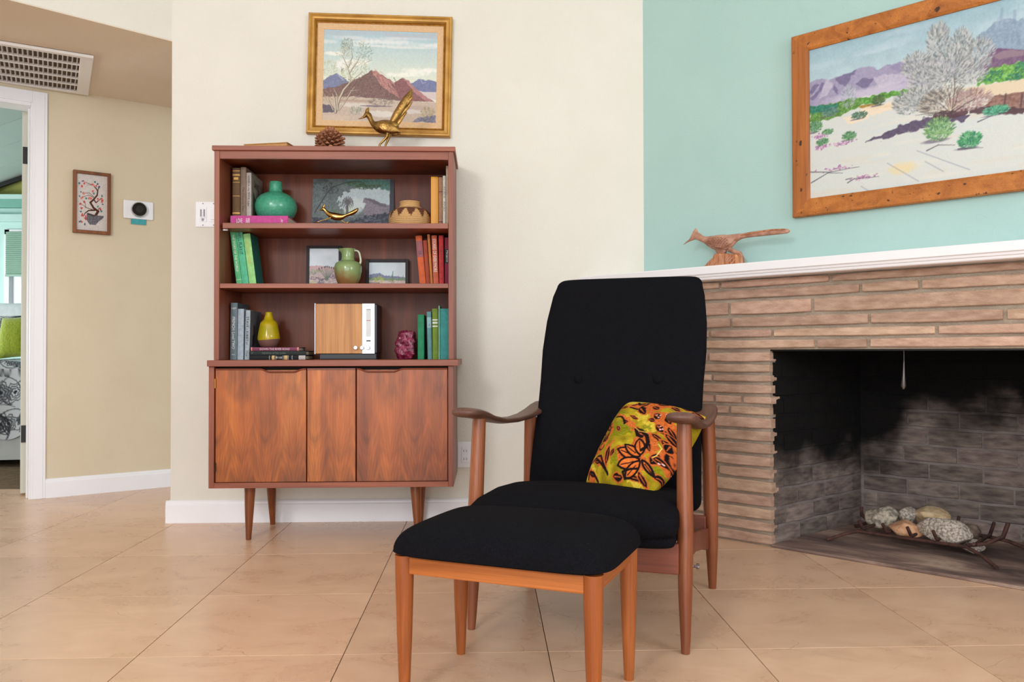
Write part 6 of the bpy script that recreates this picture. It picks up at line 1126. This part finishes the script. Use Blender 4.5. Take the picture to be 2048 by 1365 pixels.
# ================================================================== FIREPLACE
fp = thing('fireplace', 'corner fireplace of long thin tan bricks with white mantel and sooty firebox', 'fireplace', S(-1.0, 3.0, 0))
def brickmat(name, a, b, var, soot=False, bump=.8):
    m, N, L, B = nm(name); tc = N.new('ShaderNodeNewGeometry'); oi = N.new('ShaderNodeObjectInfo')
    mp = N.new('ShaderNodeVectorMath'); mp.operation = 'ADD'; L.new(tc.outputs['Position'], mp.inputs[0]); L.new(oi.outputs['Random'], mp.inputs[1])
    mq = N.new('ShaderNodeMapping'); mq.inputs['Scale'].default_value = (1, 1, 3.5); L.new(mp.outputs[0], mq.inputs[0])
    n = N.new('ShaderNodeTexNoise'); n.inputs['Scale'].default_value = 16; n.inputs['Detail'].default_value = 6; L.new(mq.outputs[0], n.inputs[0])
    r = N.new('ShaderNodeValToRGB'); r.color_ramp.elements[0].position = .3; r.color_ramp.elements[1].position = .7; r.color_ramp.elements[0].color = L4(a); r.color_ramp.elements[1].color = L4(b); L.new(n.outputs['Fac'], r.inputs[0])
    h = N.new('ShaderNodeHueSaturation'); mr = N.new('ShaderNodeMapRange'); mr.inputs[3].default_value = 1-var; mr.inputs[4].default_value = 1+var*.6; L.new(oi.outputs['Random'], mr.inputs[0]); L.new(mr.outputs[0], h.inputs['Value'])
    w_ = N.new('ShaderNodeMath'); w_.operation = 'MULTIPLY_ADD'; w_.inputs[1].default_value = 7.13; w_.inputs[2].default_value = 0; L.new(oi.outputs['Random'], w_.inputs[0]); fr_ = N.new('ShaderNodeMath'); fr_.operation = 'FRACT'; L.new(w_.outputs[0], fr_.inputs[0]); hm = N.new('ShaderNodeMapRange'); hm.inputs[3].default_value = .492; hm.inputs[4].default_value = .508; L.new(fr_.outputs[0], hm.inputs[0]); L.new(hm.outputs[0], h.inputs['Hue'])
    L.new(r.outputs[0], h.inputs['Color']); src = h.outputs[0]
    if soot:
        sp = N.new('ShaderNodeSeparateXYZ'); L.new(tc.outputs['Position'], sp.inputs[0])
        n3 = N.new('ShaderNodeTexNoise'); n3.inputs['Scale'].default_value = 5.5; n3.inputs['Detail'].default_value = 5; L.new(tc.outputs['Position'], n3.inputs[0])
        sx = N.new('ShaderNodeMath'); sx.operation = 'SUBTRACT'; L.new(sp.outputs['X'], sx.inputs[0]); L.new(sp.outputs['Y'], sx.inputs[1])      # s*sqrt2
        ms = N.new('ShaderNodeMapRange'); ms.interpolation_type = 'SMOOTHSTEP'; ms.inputs[1].default_value = -1.72; ms.inputs[2].default_value = -1.50; ms.inputs[3].default_value = .0; ms.inputs[4].default_value = -.22; L.new(sx.outputs[0], ms.inputs[0])
        z1 = N.new('ShaderNodeMath'); z1.operation = 'ADD'; L.new(sp.outputs['Z'], z1.inputs[0]); L.new(ms.outputs[0], z1.inputs[1])
        z2 = N.new('ShaderNodeMath'); z2.operation = 'MULTIPLY_ADD'; z2.inputs[1].default_value = .42; L.new(n3.outputs['Fac'], z2.inputs[0]); L.new(z1.outputs[0], z2.inputs[2])
        zr = N.new('ShaderNodeMapRange'); zr.interpolation_type = 'SMOOTHSTEP'; zr.inputs[1].default_value = .36; zr.inputs[2].default_value = .60; zr.inputs[3].default_value = 0; zr.inputs[4].default_value = .985; L.new(z2.outputs[0], zr.inputs[0])
        mx = N.new('ShaderNodeMixRGB'); L.new(zr.outputs[0], mx.inputs[0]); L.new(src, mx.inputs[1]); mx.inputs[2].default_value = L4((5, 5, 5)); src = mx.outputs[0]
    L.new(src, B.inputs['Base Color']); B.inputs['Roughness'].default_value = .9; B.inputs['Specular IOR Level'].default_value = .25
    n2 = N.new('ShaderNodeTexNoise'); n2.inputs['Scale'].default_value = 120; n2.inputs['Detail'].default_value = 5; L.new(mq.outputs[0], n2.inputs[0]); b_ = N.new('ShaderNodeBump'); b_.inputs['Strength'].default_value = bump; b_.inputs['Distance'].default_value = .004; L.new(n2.outputs['Fac'], b_.inputs['Height']); L.new(b_.outputs[0], B.inputs['Normal'])
    return m
M['brick'] = brickmat('roman_brick', (178, 143, 122), (214, 180, 157), .18); M['mortar'] = brickmat('mortar', (162, 145, 128), (184, 167, 148), .0, bump=1.2)
M['sbrick'] = brickmat('firebrick', (96, 82, 78), (150, 134, 124), .34, soot=True); M['smortar'] = brickmat('sooty_mortar', (118, 106, 102), (146, 134, 128), 0, soot=True)
rb2 = random.Random(12)
def brick(o, e, n, L_, z0, z1, proud, depth, m, cap0=0, cap1=0, parent=fp, jit=.0024):
    """o on the mortar face, e along, n outward"""
    k = max(1, min(6, int(L_/.07))); rs = []
    for i in range(k+1):
        t = L_*i/k; end = i in (0, k); pr = proud+rb2.uniform(-1, 1)*jit; c = .003; a = z0+rb2.uniform(0, 1)*jit*.8+(c*.6 if end else 0); b = z1-rb2.uniform(0, 1)*jit*.8-(c*.6 if end else 0); pf_ = pr-(c if end else 0)
        rs.append([o+e*t+n*q+Vector((0, 0, z)) for q, z in ((-depth, a), (pf_-c, a), (pf_, a+c), (pf_, b-c), (pf_-c, b), (-depth, b))])
    return MB().rings(rs).build('brick', m, parent)
eF = Vector((R2, -R2, 0)); nF = Vector((-R2, -R2, 0)); DF = 2.955; sJ = -1.410; sE = .95; s_left = lambda d: d-YW/R2+.002
zl = [1.036, .998, .953, .890, .841, .800, .757]; J = [[-1.62, -1.175, -.56, .05], [-1.80, -1.067, -.870, -.30, .2], [-1.58, -1.243, -.48, -.1, .5], [-1.93, -1.572, -1.038, -.620, .0], [-1.669, -1.399, -.82, -.2, .3], [-1.75, -1.231, -1.042, -.33, .25]]
mo = .0105
for i in range(6):
    xs = [s_left(DF-.02)]+J[i]+[sE]
    for a, b in zip(xs[:-1], xs[1:]): 
        lower = i == 5
        brick(S(a+mo*.6, DF, 0), eF, nF, b-a-mo*1.2, zl[i+1]+mo*.5, zl[i]-mo*.5, .012+rb2.uniform(-.002, .003), .02, M['brick'])
zp = [.751, .705, .663, .625, .581, .539, .497, .446, .397, .348, .299, .252, .196, .146, .095, .048, .001]; PJ = [[-1.677], [-1.93], [-1.658], [-1.86], [-1.648, -1.527], [-1.77, -1.581], [-1.95], [-1.70], [-2.0], [-1.66, -1.9], [-1.633], [-1.85], [-1.72], [-2.02], [-1.67], [-1.9]]
for i in range(16):
    xs = [s_left(DF-.02)]+sorted(PJ[i])+[sJ+rb2.uniform(-.004, .006)]
    for j, (a, b) in enumerate(zip(xs[:-1], xs[1:])):
        last = j == len(xs)-2
        brick(S(a+mo*.6, DF, 0), eF, nF, b-a-mo*(.6 if last else 1.2), zp[i+1]+mo*.45, zp[i]-mo*.45, .012+rb2.uniform(-.002, .003), .075 if last else .02, M['brick'])
for i in range(16):
    xs = [-.215+rb2.uniform(-.004, .004)]+sorted([rb2.uniform(.05, .3), rb2.uniform(.4, .7)])+[sE]
    for a, b in zip(xs[:-1], xs[1:]): brick(S(a+mo*.6, DF, 0), eF, nF, b-a-mo*1.2, zp[i+1]+mo*.45, zp[i]-mo*.45, .012+rb2.uniform(-.002, .003), .02, M['brick'])
# mortar masses
def wallpoly(name, pts, z0, z1, m, **k): 
    n = len(pts); return MB().add([Vector((p.x, p.y, z)) for z in (z0, z1) for p in pts], [tuple(reversed(range(n))), tuple(range(n, 2*n))]+[(i, (i+1) % n, n+(i+1) % n, n+i) for i in range(n)]).build(name, m, fp, **k)
wallpoly('mortar', [S(s_left(DF), DF, 0), S(sJ-.004, DF, 0), S(sJ-.004, DF+.09, 0), S(s_left(DF+.09), DF+.09, 0)], 0, .757, M['mortar'])
wallpoly('mortar', [S(s_left(DF), DF, 0), S(sE, DF, 0), S(sE, DF+.10, 0), S(s_left(DF+.10), DF+.10, 0)], .757, 1.034, M['mortar'])
wallpoly('pier', [S(-.22, DF, 0), S(sE, DF, 0), S(sE, DF+.1, 0), S(-.22, DF+.1, 0)], 0, .757, M['mortar'])
MB().fr(sJ-.02, -.2, DF+.004, DF+.095, .751, .757).build('lintel_bar', M['black'], fp)
# firebox
A_ = Vector((1.094, 3.088, 0))+Vector((.012, .004, 0)); C_ = S(-1.3145, 3.625, 0); eS = (C_-A_).normalized(); nS = Vector((eS.y, -eS.x, 0)); LS = (C_-A_).length; dB = 3.625
zs = [.0]+[.001+.0713*k for k in range(1, 15)]
sR = -.30
AR = S(-.20, DF, 0); CR = S(sR, dB, 0); eR = (AR-CR).normalized(); nR = Vector((eR.y, -eR.x, 0))
if nR.dot(S(-.8, 3.2, 0)-CR) < 0: nR = -nR
for w_i, (o, e, n, LL) in enumerate(((A_, eS, nS, LS), (C_, eF, nF, sR+1.3145), (CR, eR, nR, (AR-CR).length))):
    for i in range(14):
        z0, z1 = zs[i], zs[i+1]
        if w_i == 2 and i > 10: continue
        x = -.02-(.105 if i % 2 else 0)-rb2.uniform(0, .02)
        while x < LL:
            bl_ = .205+rb2.uniform(-.012, .012); a, b = max(0.003, x), min(LL-.002, x+bl_)
            if b-a > .025: brick(o+e*(a+.004)-n*.004, e, n, b-a-.008, z0+.004, z1-.004, .003+rb2.uniform(-.001, .002), .01, M['sbrick'], jit=.0016)
            x += bl_
mk = lambda nm_, o, e, n, LL, st=-.02, ex=.05: MB().add([o-n*q+e*t+Vector((0, 0, z)) for z in (0, 1.0) for q, t in ((.007, st), (.007, LL+ex*.4), (.06, LL+ex), (.06, st))], [(3, 2, 1, 0), (4, 5, 6, 7), (0, 1, 5, 4), (1, 2, 6, 5), (2, 3, 7, 6), (3, 0, 4, 7)]).build(nm_, M['smortar'], fp)
mk('firebox_mortar', A_, eS, nS, LS, .03); mk('firebox_mortar', C_, eF, nF, sR+1.3145); mk('firebox_mortar', CR, eR, nR, (AR-CR).length, 0, -.04)
MB().fr(-1.6, -.1, DF+.03, dB+.08, .97, 1.0).build('smoke_shelf', M['black'], fp)
def hearthmat():
    m, N, L, B = nm('stained_hearth'); tc = N.new('ShaderNodeNewGeometry'); n = N.new('ShaderNodeTexNoise'); n.inputs['Scale'].default_value = 7; n.inputs['Detail'].default_value = 8; n.inputs['Roughness'].default_value = .65; n.inputs['Distortion'].default_value = .6
    rt = N.new('ShaderNodeMapping'); rt.vector_type = 'TEXTURE'; rt.inputs['Rotation'].default_value = (0, 0, -pi/4); rt.inputs['Scale'].default_value = (3.2, 1, 1); L.new(tc.outputs['Position'], rt.inputs[0]); L.new(rt.outputs[0], n.inputs[0])
    r = N.new('ShaderNodeValToRGB'); e = r.color_ramp.elements; e[0].position = .34; e[1].position = .72; e[0].color = L4((62, 46, 44)); e[1].color = L4((200, 172, 150)); x = e.new(.52); x.color = L4((128, 104, 94)); L.new(n.outputs['Fac'], r.inputs[0]); L.new(r.outputs[0], B.inputs['Base Color']); B.inputs['Roughness'].default_value = .85
    b_ = N.new('ShaderNodeBump'); b_.inputs['Strength'].default_value = .6; b_.inputs['Distance'].default_value = .006; L.new(n.outputs['Fac'], b_.inputs['Height']); L.new(b_.outputs[0], B.inputs['Normal']); return m
wallpoly('hearth_slab', [S(sJ-.0, DF-.014, 0), S(-.2, DF-.014, 0), CR, C_], .0003, .012, hearthmat(), bevel=.003)
# mantel
pr = [(2.866, 1.089), (2.861, 1.084), (2.861, 1.058), (2.866, 1.054), (2.868, 1.047), (2.872, 1.045), (2.874, 1.037), (2.879, 1.034), (3.075, 1.034), (3.075, 1.089)]
MB().rings([[S(d-YW/R2+.002, d, z) for d, z in pr], [S(sE, d, z) for d, z in pr]]).build('mantel_shelf', M['trimw'], fp)
# damper pull hanging in the dark
s_, z_ = Qd(1808, 724, 3.12); s2_, z2_ = Qd(1807, 779, 3.12)
mb = MB(); mb.rod(S(s_, 3.12, .96), S(s_, 3.12, z_), .0016, .002, 8); mb.loft([S(s_, 3.12, z_+.002), S((s_+s2_)/2, 3.12, (z_+z2_)/2), S(s2_, 3.12, z2_+.012), S(s2_, 3.12, z2_)], [.0025, .005, .009, .003], 12)
mb.build('damper_pull', mat('dull_steel', (120, 112, 112), rough=.4, metal=.8), fp, smooth=True)
# ------------------------------------------------------------------ log grate
M['iron'] = mat('rusty_iron', (54, 32, 26), (84, 50, 40), rough=.8, scale=50, bump=.5)
gs0, gs1, gd0, gd1, gz = -1.20, -.745, 3.16, 3.42, .060
gr = thing('fire_grate', 'rusty black iron log grate inside the fireplace', 'grate', S((gs0+gs1)/2, 3.3, .012))
def bar(name, pts, r=.0065): return MB().loft([S(*p) for p in pts], [r]*len(pts), 8).build(name, M['iron'], gr, smooth=True)
bar('rail', [(gs0-.07, gd0-.03, .019), (gs0-.02, gd0+.0, .042), (gs0+.03, gd0+.015, gz), (gs1-.05, gd0+.015, gz), (gs1, gd0-.01, .046), (gs1+.06, gd0-.055, .019)])
bar('rail', [(gs0-.08, gd1+.03, .019), (gs0-.02, gd1, .046), (gs0+.03, gd1-.015, gz), (gs1-.03, gd1-.015, gz), (gs1+.03, gd1, .05), (gs1+.10, gd1+.03, .019)])
for i in range(5):
    s = gs0+.055+(gs1-gs0-.11)*i/4
    if i == 4: bar('grate_bar', [(s+.035, gd0-.012, gz+.020), (s+.03, gd0+.02, gz+.011), (s+.03, gd1-.03, gz+.011), (s+.035, gd1+.01, gz+.05)], .0062)
    else: bar('grate_bar', [(s-.006, gd0-.022, gz+.048), (s, gd0-.004, gz+.018), (s, gd0+.02, gz+.011), (s, gd1-.02, gz+.011), (s, gd1+.012, gz+.04), (s, gd1+.022, gz+.055)], .0062)
bar('end_bar', [(gs1-.05, gd0+.015, gz+.005), (gs1+.00, gd0+.06, gz+.012), (gs1+.045, gd0+.10, gz+.035), (gs1+.06, gd0+.105, gz+.085)], .0075); bar('end_bar', [(gs0-.0, gd1-.03, gz), (gs0-.035, gd1-.02, gz+.02), (gs0-.04, gd1-.01, gz+.05)], .0075)
# rocks on the grate
def rk(label, px, py, d, w, h, dep, seed, m, amp=.22, z=None, tilt=0, sub=4):
    s, z0 = Qd(px, py, d); c = S(s, d, z0); v, f = rock((0, 0, 0), 1, seed, amp*.5, 2.2, sub); q9 = np.random.default_rng(seed+50)
    for _ in range(13):
        n9 = Vector(q9.normal(size=3)).normalized(); of = q9.uniform(.66, .88)
        v = [x - n9*max(0, x.dot(n9)-of)*.92 for x in v]
    sx_ = max(abs(x.x) for x in v); sz_ = max(abs(x.z) for x in v); v = [Vector((x.x*w/sx_, x.y*dep, x.z*h/sz_)) for x in v]; R = Matrix.Rotation(-pi/4, 3, 'Z') @ Matrix.Rotation(tilt, 3, 'Y'); v = [c+R @ q for q in v]
    return MB().add(v, f).build('rock', m, None, label, 'rock', 'rocks in the fireplace', smooth=True)
def speck(name, a, b, c_, sc=90): 
    m = mat(name, a, b, rough=.9, scale=sc, bump=.8, bscale=160, contrast=(.38, .6), detail=4); return m
kd = 3.3/FPX/.97; gran = speck('speckled_granite', (128, 116, 106), (198, 184, 170), 0, 130); congl = speck('pebbly_conglomerate', (120, 112, 100), (196, 182, 162), 0, 60); tanr = speck('orange_tan_stone', (176, 128, 94), (208, 160, 122), 0, 40); yel = speck('sandy_yellow_stone', (190, 160, 122), (214, 188, 150), 0, 60); grey = speck('grey_brown_stone', (96, 78, 68), (128, 108, 94), 0, 60)
rk('large pebbly conglomerate rock at the left end of the fire grate', 1763, 1035, 3.33, 32*kd, 22*kd, 30*kd, 3, congl, .2)
rk('small speckled rock at the back middle of the grate', 1813, 1030, 3.34, 18*kd, 16*kd, 20*kd, 8, gran)
rk('smooth sandy yellow rock at the back of the grate', 1862, 1034, 3.36, 33*kd, 20*kd, 28*kd, 12, yel, .2)
rk('orange tan rock at the front middle of the grate', 1812, 1058, 3.235, 30*kd, 17*kd, 24*kd, 21, tanr, .26)
rk('large speckled granite rock at the front right of the grate', 1884, 1061, 3.245, 48*kd, 24*kd, 30*kd, 34, gran, .26, tilt=.12)
rk('dark grey brown stone behind the right end bar of the grate', 1944, 1064, 3.36, 15*kd, 17*kd, 18*kd, 41, grey, .15)
rk('small grey speckled stone on the hearth under the grate', 1948, 1094, 3.27, 20*kd, 14*kd, 16*kd, 55, gran, .2)
# ================================================================== CARVED BIRD ON THE MANTEL
Dc = 2.965; M['carv'] = mat('carved_wood_tan', (150, 100, 78), (196, 148, 124), rough=.6, scale=26, bump=.5, bscale=120, stretch=(1, 1, 1)); M['stump'] = wood('orange_stump', (150, 74, 30), (214, 150, 104), scale=40, rough=.6, axis='Z', dist=3)
wb = thing('carved_roadrunner', 'carved wooden roadrunner with long tail standing on the mantel', 'figurine', S(Qd(1430, 530, Dc)[0], Dc, 1.089))
kw = 2.96/FPX*1.0; sc_ = None
def cw(x, y): 
    s, z = Qd(1360+x/8.533, 440+y/8.533, Dc); return s, z
k1 = abs(cw(1000, 300)[0]-cw(0, 300)[0])/1000; kz = abs(cw(500, 0)[1]-cw(500, 1000)[1])/1000
def wl(pts, name, m, n=18, power=2.0):
    pts = dens([(*p[:4], p[4] if len(p) > 4 else 0) for p in pts]) if len(pts) > 2 else pts
    P_ = [S(cw(x, y)[0], Dc+(dd if len(r) > 2 else 0), cw(x, y)[1]) for (x, y, *r) in pts for dd in [r[2] if len(r) > 2 else 0]]; return MB().loft(P_, [(r[0]*kz, r[1]*kz) for (x, y, *r) in pts], n, side=(R2, R2, 0), power=power).build(name, m, wb, smooth=True)
wl([(60, 425, 4, 4), (110, 385, 12, 10), (170, 345, 22, 18), (215, 310, 46, 34), (255, 275, 66, 44), (310, 285, 62, 44), (370, 320, 52, 42), (440, 345, 62, 50), (510, 365, 92, 66), (600, 385, 122, 84), (700, 395, 140, 92), (790, 385, 132, 88), (870, 350, 104, 74), (950, 310, 70, 58), (1030, 285, 50, 48), (1100, 275, 36, 40)], 'body', M['carv'], 24)
wl([(262, 290, 66, 26), (262, 225, 58, 22), (268, 175, 34, 12), (272, 146, 8, 5)], 'crest', M['carv'], 12)
wl([(960, 305, 40, 44), (1150, 262, 42, 46), (1350, 235, 46, 50), (1550, 212, 48, 50), (1720, 198, 44, 46), (1830, 192, 34, 36), (1870, 192, 12, 14)], 'tail', M['carv'], 16, 3)
for dd in (-.012, .0, .012): wl([(1060, 268, 8, 8, dd), (1300, 225, 9, 9, dd), (1600, 178, 9, 9, dd), (1820, 165, 6, 6, dd)], 'tail_feather', M['stump'], 8)
wl([(560, 345, 20, 16, -.022), (650, 370, 92, 22, -.028), (760, 385, 104, 22, -.028), (880, 370, 60, 18, -.020), (960, 320, 14, 10, -.014)], 'wing', M['carv'], 20)
mb = MB(); rr = random.Random(6)
for i in range(7):
    for j in range(8):
        x = 570+j*46+(i % 2)*20; y = 330+i*26+(j-3)*-4
        if ((x-735)/170)**2+((y-400)/95)**2 < 1: a = S(cw(x, y)[0], Dc-.0, cw(x, y)[1])+nF*(.0605*1.0-.012*((x-735)/170)**2-.014*((y-385)/95)**2)*.88; mb.rod(a-eF*.004+nF*0, a+eF*.004+Vector((0, 0, .0015)), .0013, .0006, 6)
mb.build('carved_feather_marks', ink((120, 64, 40)), wb)
wl([(700, 480, 110, 60), (720, 540, 96, 50), (760, 580, 60, 40)], 'belly', M['carv'], 18)
wl([(840, 500, 46, 30), (930, 545, 36, 26), (1010, 565, 32, 24), (1045, 600, 26, 22), (1048, 700, 22, 20), (1048, 800, 22, 20), (1048, 860, 22, 20)], 'leg', M['carv'], 12)
ol_ = [(640, 590), (760, 570), (900, 585), (1030, 590), (1055, 640), (1055, 930), (200, 930), (330, 860), (480, 790), (560, 700), (620, 650)]
pts2 = [cw(*p) for p in ol_]; pts2 = [(a, max(b, 1.0895)) for a, b in pts2]
mb = MB(); nst = len(pts2); rs = []
for dd, q in ((-.034, .90), (-.028, .98), (0, 1), (.03, .97), (.036, .88)):
    cs_ = sum(p[0] for p in pts2)/nst; rs.append([S(cs_+(a-cs_)*q, Dc+dd, 1.0895+(b-1.0895)*q) for a, b in pts2])
mb.rings(rs).build('stump_base', M['stump'], wb, bevel=.002)
for l in ([(660, 610), (640, 720), (560, 860)], [(700, 600), (700, 720), (640, 860)], [(760, 600), (770, 700), (720, 860)], [(820, 600), (790, 720), (800, 860)], [(1000, 620), (900, 720), (830, 860)], [(1010, 680), (930, 780), (880, 870)], [(900, 610), (840, 700)], [(950, 610), (860, 720)], [(1020, 760), (950, 860)], [(600, 700), (520, 800)]): 
    MB().loft([S(cw(x, y)[0], Dc-.034, max(1.091, cw(x, y)[1])) for x, y in l], [.0018, .0028, .0022][:len(l)], 8).build('root_ridge', M['carv'], wb, smooth=True)
